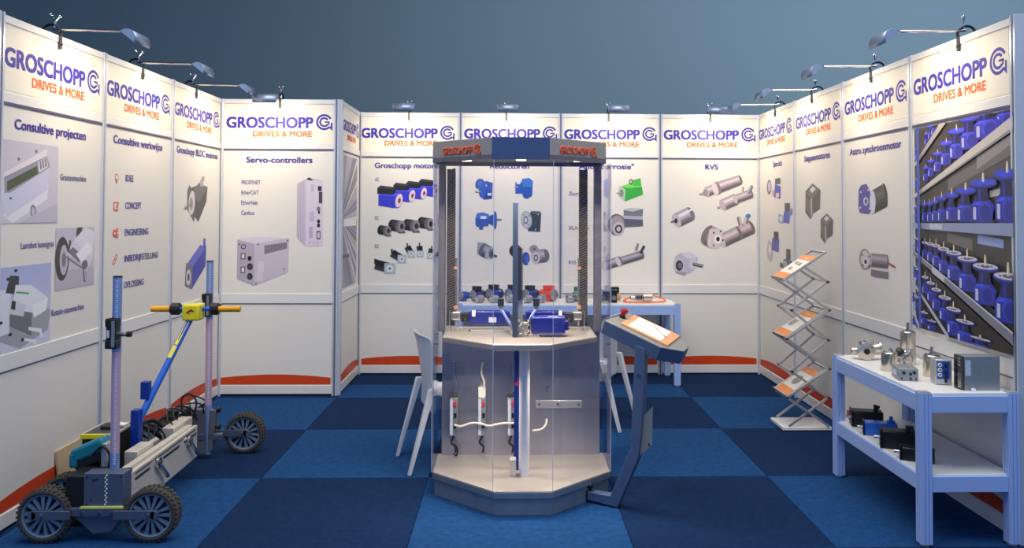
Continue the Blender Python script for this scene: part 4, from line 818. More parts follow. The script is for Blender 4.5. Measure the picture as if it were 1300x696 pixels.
# motor units: long blue servo bodies
def unit(x0, x1, y, z0, z1, flip, big=False):
    s_ = -1 if flip else 1; dy = (z1-z0)*.46; zc = (z0+z1)/2
    b = MB(); b.box(x0-CX, x1-CX, y-dy-CY, y+dy-CY, z0+.006, z1)
    body = b.build('servo_motor', 'mblue', cab, bevel=.008, seg=3)
    xe = x0 if not flip else x1                       # gearbox end
    for z in (z1+.0,): MB().box(x0+.02-CX, x1-.02-CX, y-.012-CY, y+.012-CY, z-.002, z+.003).build('cooling_rib', 'mblue', body)
    g = MB(); 
    if not big:
        xa, xb = (xe-.105, xe-.045) if not flip else (xe+.045, xe+.105)
        g.box(min(xa, xb)-CX, max(xa, xb)-CX, y-.035-CY, y+.035-CY, z0+.03, z1-.002); g.build('gearbox', 'nickel', body, bevel=.012, seg=3)
        g = MB(); xa, xb = (xe-.045, xe) if not flip else (xe, xe+.045); g.box(xa-CX, xb-CX, y-.034-CY, y+.034-CY, z0+.02, z1-.012); g.cyl(K((xa+xb)/2, y-.036, zc-.01), K((xa+xb)/2, y-.045, zc-.01), .012, n=12); g.build('coupling', 'black', body, bevel=.004)
        f = MB(); xa, xb = sorted((xe-s_*.1, xe+s_*.01)); f.box(xa-CX, xb-CX, y-.05-CY, y+.03-CY, .874, .882)
        for k in range(4): f.sph(K(xa+.02+k*.018, y-.042, .888), .007, 8)
        f.box((xe-s_*.112)-.003-CX, (xe-s_*.112)+.003-CX, y-.04-CY, y+.04-CY, .874, z1+.005); f.build('motor_foot', 'nickel', body)
        MB().box(x0-CX, x1-CX, y-.05-CY, y-.03-CY, .874, .882).build('base_rail', 'alu', body)
        lb = (x0+x1)/2-s_*-.02; MB().box(lb-.022-CX, lb+.022-CX, y-dy-.002-CY, y-dy+.001-CY, z0+.02, z0+.05).build('type_plate', 'label', body)
        bl = xe+s_*.03; MB().box(bl-.01-CX, bl+.01-CX, y-dy-.004-CY, y-dy+.004-CY, z1-.03, z1+.006).build('cable_clip', 'paper', body)
    else:
        g.box(xe-.035-CX, xe-.002-CX, y-.03-CY, y+.03-CY, z0+.005, z1-.02); g.build('coupling', 'black', body, bevel=.004)
        f = MB()
        random.seed(5)
        for k in range(16): f.sph(K(xe-.075+random.random()*.06, y-.036-random.random()*.01, z0+.0+random.random()*.085), .008, 8)
        f.box(xe-.075-CX, xe-.02-CX, y-.034-CY, y+.02-CY, z0-.002, z0+.07); f.build('gearbox', 'nickel', body, bevel=.003)
        MB().box(xe-.01-CX, xe-.004-CX, y-.046-CY, y+.03-CY, .874, z1-.005).build('motor_bracket', 'chrome', body)
        f = MB(); f.box(xe-.04-CX, xe+.045-CX, y-.055-CY, y-.03-CY, .874, .88)
        for k in range(5): f.sph(K(xe-.03+k*.016, y-.045, .886), .006, 8)
        f.build('motor_foot', 'nickel', body)
        MB().box(x1-CX, x1+.02-CX, y-.03-CY, y+.02-CY, z0+.025, z1-.025).build('end_plug', 'mblue', body, bevel=.004)
        MB().box(x0+.09-CX, x0+.15-CX, y-.02-CY, y+.0-CY, z1-.001, z1+.0025).build('type_plate', 'label', body)
    return body
m1 = unit(-.72, -.478, -3.0, .905, .99, False); m2 = unit(-.385, -.15, -3.0, .905, .99, True); m3 = unit(-.355, -.165, -3.22, .885, .985, False, True)
for x0, x1, bd in ((-.53, -.455, m1), (-.325, -.40, m2)):
    mb = MB().box(x0-.018-CX, x0+.018-CX, -3.14-CY, -3.1-CY, 1.03, 1.075); mb.slot(1).cyl(K(x0, -3.125, 1.01), K(x0, -3.125, 1.04), .012, n=10)
    o = mb.build('cable_plug', ['black', 'nickel'], cab, bevel=.003)
    pts = [K(x0, -3.125, 1.015), K(x0+(x1-x0)*.3, -3.15, .985), K(x0+(x1-x0)*.7, -3.2, .94), K(x1, -3.2, .9)]
    MB().tube(smooth_path(pts), .008, 8).build('cable', 'cabl', cab)
# lower compartment: drives, wiring, tube
for k, x in enumerate((-.807, -.64, -.466)):
    o = MB().box(x-.024-CX, x+.024-CX, -3.02-CY, -2.966-CY, .255, .478).build('servo_drive', 'boxgrey', cab, bevel=.003)
    MB().box(x-.02-CX, x-.004-CX, -3.0225-CY, -3.02-CY, .262, .47).build('front_label', 'label', o)
    mb = MB()
    for z in (.36, .30): mb.box(x+.002-CX, x+.018-CX, -3.024-CY, -3.02-CY, z, z+.03)
    mb.build('socket', 'black', o); MB().box(x+.0-CX, x+.016-CX, -3.03-CY, -3.02-CY, .435, .455).build('red_plug', 'redb', o)
    MB().box(x-.022-CX, x+.022-CX, -3.01-CY, -2.97-CY, .478, .535 if k == 1 else .50).build('terminal_block', 'paper' if k == 1 else 'dark', o, bevel=.003)
    pts = [K(x+.0, -3.0, .5), K(x+.014, -3.01, .56), K(x-.004, -3.0, .62), K(x+.002, -2.985, .68)]
    MB().tube(smooth_path(pts), .006 if k == 1 else .0035, 6).build('wire', 'cabw' if k == 1 else 'steeld', o)
    MB().sph(K(x, -2.98, .685), .009, 8).build('cable_gland', 'nickel', o)
    pts = [K(x+.006, -3.0, .256), K(x-.012, -3.01, .215), K(x+.01, -3.01, .19), K(x+(.006 if k else .012), -3.01, .155)]
    MB().tube(smooth_path(pts), .006, 6).build('motor_cable', 'black', o)
    if k == 0: MB().tube(smooth_path([K(x+.002, -3.01, .21), K(x+.022, -3.01, .18), K(x+.02, -3.01, .14), K(x, -3.01, .15)]), .005, 6).build('motor_cable', 'black', o)
pts = [K(-.80, -3.035, .325), K(-.76, -3.04, .318), K(-.70, -3.035, .335), K(-.64, -3.035, .33), K(-.6, -3.035, .318), K(-.53, -3.03, .33), K(-.46, -3.035, .334), K(-.42, -3.03, .33)]
MB().tube(smooth_path(pts), .0065, 8).build('network_cable', 'cabw', cab)
MB().tube(smooth_path([K(-.34, -3.0, .28), K(-.29, -2.99, .285), K(-.26, -2.975, .31), K(-.255, -2.96, .34)]), .0065, 8).build('network_cable', 'cabw', cab)
MB().box(-.322-CX, -.045-CX, -2.975-CY, -2.966-CY, .405, .452).build('mounting_rail', 'alu', cab, bevel=.003)
mb = MB()
for x in (-.3, -.19, -.065): mb.cyl(K(x, -2.975, .43), K(x, -2.981, .43), .006, n=8)
mb.build('screw', 'dark', cab)
MB().cyl(K(-.252, -2.965, .535), K(-.252, -2.99, .535), .009, n=10).build('cable_gland', 'nickel', cab)
mb = MB().lathe([(.02, .16), (.029, .165), (.029, .81), (.02, .815)], K(-.395, -3.33, 0), (0, 0, 1), 24); mb.slot(1).cyl(K(-.395, -3.33, .128), K(-.395, -3.33, .166), .026, n=20); mb.cyl(K(-.395, -3.33, .812), K(-.395, -3.33, .838), .02, n=20)
mb.build('lift_cylinder', ['cylal', 'cylal'], cab)
MB().box(-.452-CX, -.425-CX, -3.25-CY, -3.22-CY, .128, .838).build('blue_column', 'blued', cab, bevel=.002)
MB().box(-.475-CX, -.44-CX, -3.36-CY, -3.30-CY, .128, .22).build('bracket', 'aluw', cab, bevel=.002)
MB().hexa([K(-.452, -3.27, .615), K(-.428, -3.27, .6), K(-.428, -3.27, .63)], [K(-.452, -3.265, .615), K(-.428, -3.265, .6), K(-.428, -3.265, .63)]).build('red_arrow', 'redb', cab)

# ---------------------------------------------------------------- control desk on its arm
DV = V((.86, -.51, 0)).normalized(); NV = V((.51, .86, 0)).normalized(); DP = V((.1, -3.49, 0))
desk = thing('control_desk', 'blue-grey operator desk on a cranked arm fixed to the right of the cabinet', 'control desk', DP)
def D(s_, z, off=0): return DV*s_+V((0, 0, z))+NV*off
def plate(pts, o0, o1, nm, m_, bev=.002): return MB().hexa([D(a, b, o0) for a, b in pts], [D(a, b, o1) for a, b in pts]).build(nm, m_, desk, bevel=bev)
plate([(-.188, .016), (-.005, .006), (-.046, .060), (-.188, .060)], 0, .055, 'foot_arm', 'deskblue')
plate([(-.005, .004), (.117, .29), (.078, .335), (-.046, .056)], 0, .055, 'foot_arm', 'deskblue')
plate([(.117, .29), (.135, .45), (.152, .86), (.098, .875), (.077, .44), (.078, .335)], 0, .055, 'column', 'deskblue')
plate([(.112, .285), (.185, .36), (.19, .56), (.135, .50)], .015, .022, 'flange_plate', 'deskgrey', 0)
mb = MB().cyl(D(.178, .365, .022), D(.178, .365, -.002), .007, n=8); mb.cyl(D(.12, .72, .0), D(.12, .72, -.006), .01, n=10); mb.build('bolt', 'chrome', desk)
mb = MB().sph(tuple(D(-.17, .088, .02)), .018, 12); mb.cyl(D(-.17, .055, .02), D(-.17, .083, .02), .008, n=10); mb.build('clamp_knob', 'black', desk)
plate([(-.2, .005), (-.176, .005), (-.176, .062), (-.2, .062)], -.004, .04, 'hinge_block', 'black')
# console
A_ = (DV*1+V((0, 0, -.371))).normalized(); B_ = (NV+V((0, 0, .06))).normalized(); N_ = A_.cross(B_).normalized()
if N_.z < 0: N_ = -N_
O_ = D(-.077, .994)
def Q(a, b, h=0): return O_+A_*a+B_*b+N_*h
out = [(0, 0), (.339, 0), (.437, .1), (.43, .2), (.35, .295), (.02, .295)]
mb = MB().hexa([Q(a, b, -.075) for a, b in out], [Q(a, b, -.003) for a, b in out]); mb.build('console_box', 'deskblue', desk, bevel=.003)
MB().hexa([Q(a, b, -.0029) for a, b in out], [Q(a, b, 0) for a, b in out]).build('console_top', 'deskgrey', desk, bevel=.001)
mb = MB().cyl(Q(.035, .165), Q(.035, .165, .012), .017, n=16); mb.slot(1).lathe([(.013, .01), (.014, .03), (.021, .032), (.022, .045), (.018, .052)], Q(.035, .165), N_, 18); mb.build('stop_button', ['black', 'red'], desk)
def board(nm, m_, pts, h0, h1, label, cat):
    o = MB().hexa([Q(a, b, h0) for a, b in pts], [Q(a, b, h1) for a, b in pts]).build(nm, m_, None, bevel=.0006); o.location = DP; return tag(o, label, cat)
board('wooden_board', 'wood', [(.075, .05), (.357, .05), (.345, .29), (.062, .285)], .001, .008, 'copper-brown board lying on the sloping top of the control desk', 'board')
pp = board('paper_sheet', 'paper', [(.112, .068), (.31, .072), (.296, .275), (.098, .27)], .0085, .0095, 'white printed sheet lying on the brown board of the control desk', 'paper')
mb = MB(); 
for k in range(9):
    b_ = .1+k*.018; mb.hexa([Q(.125, b_, .0096), Q(.125+.14-(k % 3)*.03, b_, .0096), Q(.125+.14-(k % 3)*.03, b_+.005, .0096), Q(.125, b_+.005, .0096)], [Q(.125, b_, .0099), Q(.125+.14-(k % 3)*.03, b_, .0099), Q(.125+.14-(k % 3)*.03, b_+.005, .0099), Q(.125, b_+.005, .0099)])
mb.build('printed_lines', 'paperg', pp)
o = MB().cyl(Q(.2, .235, .014), Q(.298, .15, .014), .002, n=8); o.slot(1).cyl(Q(.298, .15, .014), Q(.31, .14, .014), .003, .001, n=8)
o = o.build('pen', ['alu', 'black']); o.location = DP; tag(o, 'slim pen lying across the sheet on the control desk', 'pen')

# ---------------------------------------------------------------- wheeled cart
cart = thing('wheeled_cart', 'low six-wheeled measuring cart with a blue tow bar by the left wall', 'cart', (-2.43, -3.2, 0))
def G(x, y, z): return (x+2.43, y+3.2, z)
def wheel():
    R = .135; w_ = .075
    mb = MB().lathe([(.014, -w_*.32), (.024, -w_*.34), (.024, -w_*.1), (.10, -.002), (.10, .006), (.02, .02)], (0, 0, 0), (0, 1, 0), 32)
    root = mb.build('wheel', 'rimd', cart)
    mb = MB(); n = 40
    prof = [(.100, -w_*.42), (.107, -w_*.46), (.109, -w_*.30), (.109, w_*.4), (.100, w_*.4), (.099, -.01)]
    vs = []; m_ = len(prof)
    for i in range(n):
        t = 2*pi*i/n; vs += [(r*cos(t), h, r*sin(t)) for r, h in prof]
    mb.add(vs, [(i*m_+j, ((i+1) % n)*m_+j, ((i+1) % n)*m_+(j+1) % m_, i*m_+(j+1) % m_) for i in range(n) for j in range(m_)]); mb.build('rim_ring', 'rim', root)
    mb = MB(); prof = [(.107, -w_*.42), (.116, -w_*.52), (.126, -w_*.5), (.130, -w_*.36), (.1305, w_*.36), (.126, w_*.5), (.112, w_*.48), (.107, w_*.3)]; vs = []; m_ = len(prof)
    for i in range(n):
        t = 2*pi*i/n; vs += [(r*cos(t), h, r*sin(t)) for r, h in prof]
    mb.add(vs, [(i*m_+j, ((i+1) % n)*m_+j, ((i+1) % n)*m_+(j+1) % m_, i*m_+(j+1) % m_) for i in range(n) for j in range(m_)])
    for i in range(34):
        for s_ in (-1, 1):
            t = 2*pi*(i+(.5 if s_ > 0 else 0))/34; c_ = V((cos(t)*.131, s_*w_*.24, sin(t)*.131)); rd = V((cos(t), 0, sin(t))); tg = V((-sin(t), s_*.35, cos(t))).normalized(); mb.obox(c_, (.010, .013, w_*.44), (rd, tg, rd.cross(tg)))
    mb.build('tyre', 'rubber', root)
    for i in range(14):
        t = 2*pi*(i//2)/7+(.13 if i % 2 else -.13)+.2; rd = V((cos(t), 0, sin(t))); tg = V((-sin(t), 0, cos(t)))
        a = rd*.016; b = rd*.101+tg*(.012 if i % 2 else -.012); mb = MB()
        mb.hexa([a-tg*.004+V((0, -.028, 0)), b-tg*.011+V((0, -.026, 0)), b+tg*.011+V((0, -.026, 0)), a+tg*.004+V((0, -.028, 0))], [a-tg*.003+V((0, -.012, 0)), b-tg*.0075+V((0, -.006, 0)), b+tg*.0075+V((0, -.006, 0)), a+tg*.003+V((0, -.012, 0))])
        mb.build('spoke', 'rim', root)
    return root
w0 = wheel(); WPos = [(-2.68, -3.86), (-2.18, -3.86), (-2.69, -3.66), (-2.69, -2.66), (-2.67, -2.44), (-2.20, -2.47)]
for i, (x, y) in enumerate(WPos):
    o = w0 if i == 0 else copy_tree(w0); o.location = G(x, y, .13); o.rotation_euler = (0, i*.35+.1, 0); o.scale = (.937, 1, .937)
for x0, x1, y in ((-2.725, -2.55, -3.905), (-2.345, -2.155, -3.905), (-2.40, -2.18, -2.515)):
    mb = MB().box(*[v for v in (x0+2.43, x1+2.43, y-.006+3.2, y+.006+3.2, .117, .158)])
    for xx in (x0, x1):
        if abs(xx+2.18) < .04 or abs(xx+2.7) < .04: mb.cyl(G(xx, y-.006, .1375), G(xx, y+.006, .1375), .0205, n=16)
    xb = x0+.045 if x0 < -2.6 else x1-.025
    mb.cyl(G(xb, y-.012, .139), G(xb, y+.03, .139), .009, n=10); mb.build('swing_arm', 'frame', cart, bevel=.001)
MB().box(-.13, .13, -.69, -.58, .125, .163).build('chassis_beam', 'frame', cart, bevel=.003)
mb = MB().hexa([G(-2.55, -3.87, .12), G(-2.32, -3.87, .12), G(-2.37, -3.87, .045), G(-2.46, -3.87, .035)], [G(-2.55, -3.8, .12), G(-2.32, -3.8, .12), G(-2.37, -3.8, .045), G(-2.46, -3.8, .035)]); mb.build('keel', 'frame', cart, bevel=.003)
MB().box(-.08, .12, -.692, -.68, .163, .171).build('level_strip', 'lime', cart)
mb = MB()
for x in (-2.5, -2.42, -2.36): mb.cyl(G(x, -3.89, .14), G(x, -3.897, .14), .008, n=10)
mb.build('bolt', 'chrome', cart)
MB().box(-.07, .118, -.68, -.60, .168, .325).build('front_plate', 'frame', cart, bevel=.003)
mb = MB()
for x, z in ((-2.485, .31), (-2.485, .18), (-2.465, .2), (-2.325, .31), (-2.455, .295), (-2.445, .297), (-2.435, .299)): mb.cyl(G(x, -3.88, z), G(x, -3.884, z), .004, n=8)
mb.build('hole', 'black', cart)
mb = MB()
for i in range(14): mb.cyl(G(-2.397+.006*(i % 2), -3.88, .18+i*.0105), G(-2.397+.006*(i % 2), -3.885, .18+i*.0105), .0035, n=6)
mb.build('label_dots', 'paper', cart)
MB().box(-.16, -.06, -.67, -.45, .165, .31).build('drive_housing', 'black', cart, bevel=.005)
# long aluminium side plank
MB().hexa([G(-2.335, -3.8, .11), G(-2.315, -3.8, .11), G(-2.315, -2.98, .13), G(-2.335, -2.98, .13)], [G(-2.335, -3.8, .30), G(-2.315, -3.8, .30), G(-2.315, -2.98, .314), G(-2.335, -2.98, .314)]).build('side_plank', 'aluw', cart, bevel=.002)
for z, k in ((.285, 0), (.258, 1)):
    mb = MB(); 
    for y0, y1 in (((-3.76, -3.02),) if k == 0 else ((-3.76, -3.6), (-3.44, -3.24), (-3.17, -3.14), (-3.06, -3.0))): mb.bar(G(-2.313, y0, z+(y0+3.8)*.0158), G(-2.313, y1, z+(y1+3.8)*.0158), .003, .006 if k == 0 else .010, side=(1, 0, 0))
    mb.build('plank_slot', 'black' if k else 'dark', cart)
MB().box(.06, .095, -.58, .20, .28, .322).build('beam_profile', 'aluw', cart, bevel=.003)
for y0, y1 in ((-3.6, -3.42), (-3.16, -2.90)): MB().box(-.015, .055, y0+3.2, y1+3.2, .25, .345).build('cover_profile', 'aluw', cart, bevel=.004)
MB().box(-.20, -.16, -.4, .62, .15, .2).build('beam_profile', 'aluw', cart, bevel=.003)
for y in (-3.52, -3.12):
    mb = MB().cyl(G(-2.318, y, .262), G(-2.296, y, .262), .028, n=20); mb.slot(1).cyl(G(-2.296, y, .262), G(-2.29, y, .262), .016, n=16); mb.slot(0).bar(G(-2.297, y+.0, .25), G(-2.29, y+.085, .165), .016, .016, side=(1, 0, 0)); mb.build('clamp_lever', ['chrome', 'dark'], cart)
MB().hexa([G(-2.63, -2.6, .11), G(-2.425, -2.62, .03), G(-2.36, -2.62, .06), G(-2.34, -2.62, .31), G(-2.63, -2.6, .32)], [G(-2.63, -2.55, .11), G(-2.425, -2.57, .03), G(-2.36, -2.57, .06), G(-2.34, -2.57, .31), G(-2.63, -2.55, .32)]).build('rear_plate', 'postgrey', cart, bevel=.003)
MB().box(-.19, .13, .58, .62, .12, .16).build('chassis_beam', 'frame', cart, bevel=.003)
# measuring staffs with receivers
def staff(y, zb, zm0, zr, flip=1):
    x = -2.395
    mb = MB().lathe([(.020, zb), (.0215, zb+.004), (.0215, zm0)], G(x, y, 0), (0, 0, 1), 20); mb.slot(1).lathe([(.021, zm0), (.021, zr)], G(x, y, 0), (0, 0, 1), 20); mb.slot(0).lathe([(.0215, zr), (.0215, 1.25)], G(x, y, 0), (0, 0, 1), 20); mb.slot(2).cyl(G(x, y, 1.25), G(x, y, 1.257), .022, n=20)
    s_ = mb.build('measuring_staff', ['staff', 'staffp', 'black'], cart)
    mb = MB(); z = max(zb, .33)+.02
    while z < 1.24: mb.box(x+.003+2.43, x+.013+2.43, y-.0222+3.2, y-.0195+3.2, z, z+.004); z += .0105
    mb.build('scale_ticks', 'stafft', s_)
    mb = MB().box(x-.026+2.43, x+.022+2.43, y-.055+3.2, y-.012+3.2, zr+.02, zr+.165)
    for z in (zr+.02, zr+.125): mb.box(x-.03+2.43, x+.024+2.43, y-.058+3.2, y-.01+3.2, z, z+.04)
    mb.box(x-.034+2.43, x-.02+2.43, y-.04+3.2, y+.01+3.2, zr+.07, zr+.11)
    r_ = mb.build('laser_receiver', 'black', s_, bevel=.004)
    MB().box(x+.002+2.43, x+.0175+2.43, y-.0592+3.2, y-.05+3.2, zr+.03, zr+.155).build('front_label', 'boxgrey', s_); MB().box(x-.02+2.43, x-.008+2.43, y-.0595+3.2, y-.05+3.2, zr+.075, zr+.11).build('display', 'label', s_)
    mb = MB().cyl(G(x+.02, y-.01, zr+.085), G(x+.06, y-.01, zr+.085), .011, n=14); mb.slot(1).cyl(G(x+.055, y-.01, zr+.085), G(x+.075, y-.01, zr+.085), .014, n=10); mb.build('clamp_screw', ['nickel', 'black'], s_)
staff(-3.80, .29, .40, .89); staff(-2.60, .03, .34, .885)
for y, zs in ((-3.8, (.31, .19)), (-2.6, (.31, .2))):
    for z in zs:
        mb = MB().cyl(G(-2.36, y, z), G(-2.325, y, z), .007, n=8); mb.cyl(G(-2.335, y, z), G(-2.318, y, z), .018, n=10); mb.build('star_knob', 'black', cart)
# tow bar
T0, T1_ = V((-2.475, -3.36, .47)), V((-2.34, -3.0, .975))
MB().box(-.078, -.032, -.205, -.155, .165, .505).build('bar_socket', 'blued', cart, bevel=.004)
tb = MB().tube([G(*(T0+V((-.008, -.015, -.04)))), G(*T1_)], .0185, 14).build('tow_bar', 'blue', cart)
dd = (T1_-T0).normalized(); sd = V((0, -1, 0)); up_ = dd.cross(sd).normalized()
MB().obox(V(G(*(T0+dd*.515)))+sd*.0175, (.17, .017, .003), (dd, up_, sd)).build('yellow_label', 'yellow', tb); MB().obox(V(G(*(T0+dd*.385)))+sd*.0175, (.075, .022, .003), (dd, up_, sd)).build('yellow_label', 'yellow', tb)
MB().obox(V(G(*(T0+dd*.53)))+sd*.0205, (.14, .005, .002), (dd, up_, sd)).build('label_lettering', 'dark', tb)
MB().box(-.062, -.018, -.13, -.09, .545, .64).build('bar_bracket', 'blued', cart, bevel=.003)
mb = MB().box(.045, .145, .14, .24, .935, 1.03); o = mb.build('switch_box', 'yellow', cart, bevel=.012, seg=3)
MB().hexa([G(-2.36, -3.062, .985), G(-2.335, -3.062, .975), G(-2.345, -3.062, .99), G(-2.31, -3.062, .99), G(-2.33, -3.062, 1.005)], [G(-2.36, -3.06, .985), G(-2.335, -3.06, .975), G(-2.345, -3.06, .99), G(-2.31, -3.06, .99), G(-2.33, -3.06, 1.005)]).build('switch_emblem', 'red', o)
MB().cyl(G(-2.5, -3.0, .998), G(-2.15, -3.0, .998), .013, n=14).build('handlebar', 'blue', cart)
for x0, x1 in ((-2.585, -2.47), (-2.195, -2.065)): MB().lathe([(.015, 0), (.018, .003), (.018, abs(x1-x0)-.003), (.015, abs(x1-x0))], G(x0, -3.0, .998), (1, 0, 0), 16).build('grip', 'grip', cart)
for x0, x1 in ((-2.47, -2.415), (-2.235, -2.19)):
    mb = MB().lathe([(.03, 0), (.036, .006), (.036, x1-x0-.006), (.03, x1-x0)], G(x0, -3.0, .998), (1, 0, 0), 12); mb.build('twist_collar', 'black', cart, ang=20)
# loose wiring of the cart
random.seed(11)
for k in range(7):
    y0 = -3.35+.11*k; p_ = [G(-2.46-.02*k % .06, y0, .3), G(-2.5, y0+.06, .40-.015*(k % 3)), G(-2.44+.02*(k % 2), y0+.14, .36), G(-2.42, y0+.2, .27)]
    MB().tube(smooth_path(p_), .0045, 6).build('cable', 'black', cart)
MB().tube(smooth_path([G(-2.48, -2.78, .33), G(-2.49, -2.78, .42), G(-2.44, -2.78, .45), G(-2.40, -2.78, .40), G(-2.42, -2.78, .3)]), .006, 8).build('cable', 'black', cart)
mb = MB().box(-.155, -.055, .44, .56, .2, .345); mb.cyl(G(-2.57, -2.74, .3), G(-2.53, -2.74, .345), .025, n=12); mb.build('drive_housing', 'black', cart, bevel=.006)
mb = MB()
for x, y, z in ((-2.5, -2.77, .33), (-2.51, -2.77, .29), (-2.53, -2.77, .25), (-2.47, -2.62, .3), (-2.46, -2.62, .2)): mb.sph(G(x, y, z), .009, 8)
mb.build('bolt', 'nickel', cart)
mb = MB().tube(smooth_path([G(-2.56, -3.28, .30), G(-2.53, -3.24, .38), G(-2.48, -3.2, .40), G(-2.45, -3.1, .33)]), .012, 8); mb.tube(smooth_path([G(-2.58, -3.3, .28), G(-2.6, -3.2, .36), G(-2.56, -3.1, .33), G(-2.5, -3.02, .25)]), .014, 8); mb.build('cable_bundle', 'black', cart)

# battery box and power tool on the cart
bb_ = thing('battery_box', 'black battery box with a yellow rim riding on the cart', 'battery', (-2.625, -3.39, .2))
MB().box(-.08, .08, -.125, .125, 0, .2).build('case', 'black', bb_, bevel=.006)
MB().box(-.085, .085, -.133, -.12, .185, .212).build('yellow_rim', 'yellow', bb_, bevel=.004)
mb = MB(); mb.box(-.085, -.077, -.12, .13, .198, .21); mb.box(.077, .085, -.12, .13, .198, .21); mb.box(-.085, .085, .122, .13, .198, .21); mb.build('rim', 'aluw', bb_)
MB().box(-.077, .077, -.12, .122, .2, .204).build('lid', 'dark', bb_)
MB().box(-.04, .02, -.02, .05, .204, .222).build('switch_panel', 'black', bb_, bevel=.004); MB().box(-.01, .06, .05, .1, .204, .212).build('label_plate', 'paper', bb_)
MB().box(-.02, .03, -.1265, -.125, .12, .14).build('maker_label', 'red', bb_)
MB().box(-.26, -.06, -.32, -.04, .165, .199).build('battery_tray', 'black', cart, bevel=.004)
tl_ = thing('cordless_battery', 'teal and black rechargeable tool battery clipped on the cart behind the front plate', 'tool', (-2.565, -3.68, .342))
ax = V((.92, .0, .40)).normalized(); up2 = V((-.40, 0, .92)); 
MB().obox(V((0, 0, .045)), (.17, .095, .068), (ax, V((0, 1, 0)), up2)).build('teal_shell', 'teal', tl_, bevel=.016, seg=3)
MB().obox(V((-.07, 0, -.005)), (.045, .095, .075), (V((1, 0, 0)), V((0, 1, 0)), V((0, 0, 1)))).build('teal_cheek', 'teal', tl_, bevel=.012, seg=3)
MB().obox(V((.0, .0, .0)), (.15, .085, .06), (ax, V((0, 1, 0)), up2)).build('black_holder', 'black', tl_, bevel=.006)
MB().obox(V((.08, -.01, .02)), (.03, .07, .12), (V((1, 0, 0)), V((0, 1, 0)), V((0, 0, 1)))).build('metal_bracket', 'alu', tl_, bevel=.004)
MB().tube(smooth_path([(.03, -.05, .03), (.08, -.06, .07), (.115, -.06, .03), (.11, -.06, -.04)]), .006, 8).build('cable', 'black', tl_)
cb = MB().box(-.006, .006, -.16, .16, 0, .26).build('cardboard_sheet', 'cardb'); cb.location = (-2.87, -3.15, .1); cb.rotation_euler = (0, radians(-8), 0); tag(cb, 'brown cardboard sheet leaning on the left wall behind the battery box', 'cardboard')
cb.location = (-2.918, -3.15, .001)

# ---------------------------------------------------------------- motors
def ac_motor(label, col, box, loc, rz, L=.15, r=.045, group=None, name='electric_motor', boxm='black'):
    t = thing(name, label, 'motor', loc, rz, group); zc = r+.012
    mb = MB().cyl((-L/2, 0, zc), (L/2-.02, 0, zc), r, n=20)
    for i in range(12): a = 2*pi*i/12; c_ = V((-.01, cos(a)*r, zc+sin(a)*r)); mb.obox(c_, (L*.7, .006, .004), (V((1, 0, 0)), V((0, cos(a), sin(a))), V((0, -sin(a), cos(a)))))
    b = mb.build('housing', col, t)
    MB().lathe([(r*.5, -.004), (r*.98, 0), (r*.9, .03), (r*.5, .034)], (-L/2, 0, zc), (-1, 0, 0), 20).build('fan_cover', boxm, t)
    mb = MB().lathe([(r*.5, 0), (r*1.04, 0), (r*1.04, .008), (r*.5, .012), (r*.3, .016)], (L/2-.02, 0, zc), (1, 0, 0), 24); mb.build('flange', 'grey', t)
    MB().cyl((L/2-.01, 0, zc), (L/2+.025, 0, zc), .008, n=10).build('shaft', 'chrome', t)
    if box: 
        o = MB().box(-L*.35, L*.22, -.036, .036, zc+r-.004, zc+r+.036).build('terminal_box', boxm, t, bevel=.004); MB().box(-L*.36, L*.23, -.038, .038, zc+r+.03, zc+r+.037).build('lid', boxm, o, bevel=.002)
    mb = MB().box(-L*.3, L*.2, -r*.9, -r*.45, 0, .03); mb.box(-L*.3, L*.2, r*.45, r*.9, 0, .03); mb.build('foot', col, t, bevel=.003)
    return t
g_ = 'small motors lined up on the back display table'
zt = .742; a45 = radians(-142)
ac_motor('small round blue motor at the left end of the back table', 'mblue2', False, (-.915, -.30, zt), a45, .08, .036, g_, boxm='mblue2')
ac_motor('blue motor with black terminal box, second from the left on the back table', 'mblue', True, (-.79, -.30, zt), a45, .11, .044, g_)
ac_motor('largest blue motor with black terminal box on the back table, left of the blue beam', 'mblue', True, (-.635, -.27, zt), a45, .13, .05, g_)
ac_motor('blue motor with black box just left of the blue beam on the back table', 'mblue', True, (-.455, -.27, zt), a45, .13, .05, g_)
ac_motor('blue motor with black box just right of the blue beam on the back table', 'mblue', True, (-.295, -.27, zt), a45, .12, .047, g_)
ac_motor('bright orange-red motor on the back table', 'orangem', True, (-.105, -.29, zt), radians(-45), .15, .048, g_, boxm='orangem')
ac_motor('green motor on the back table behind the right cable chain', 'green', True, (.165, -.3, zt), radians(-125), .13, .042, g_, boxm='green')
def gear_cube(label, loc, rz, k=0, s=.045):
    t = thing('small_gearbox', label, 'gearbox', loc, rz, 'small grey gear heads on the back table')
    if k == 1: MB().box(-s, s*.4, -s*.72, s*.72, 0, s*1.5).build('housing', 'grey', t, bevel=.004)
    else: MB().lathe([(s*.7, 0), (s*.78, .01), (s*.78, s*1.3), (s*.7, s*1.4)], (-s, 0, s*.79), (1, 0, 0), 20).build('housing', 'grey', t)
    MB().lathe([(s*.55, 0), (s*.55, .006), (s*.3, .01), (s*.3, .016)], (s*.4, 0, s*.76), (1, 0, 0), 20).build('flange', 'alu', t)
    MB().cyl((s*.4, 0, s*.76), (s*.4+.032, 0, s*.76), .007, n=10).build('shaft', 'chrome', t)
    mb = MB(); 
    for x, y in ((-1, -1), (-1, 1), (1, -1), (1, 1)): mb.cyl((s*.4, x*s*.5, s*.76+y*s*.5), (s*.42, x*s*.5, s*.76+y*s*.5), .004, n=8)
    mb.build('screw', 'dark', t)
gear_cube('small grey gear head on the back table in front of the second blue motor', (-.76, -.45, zt), a45)
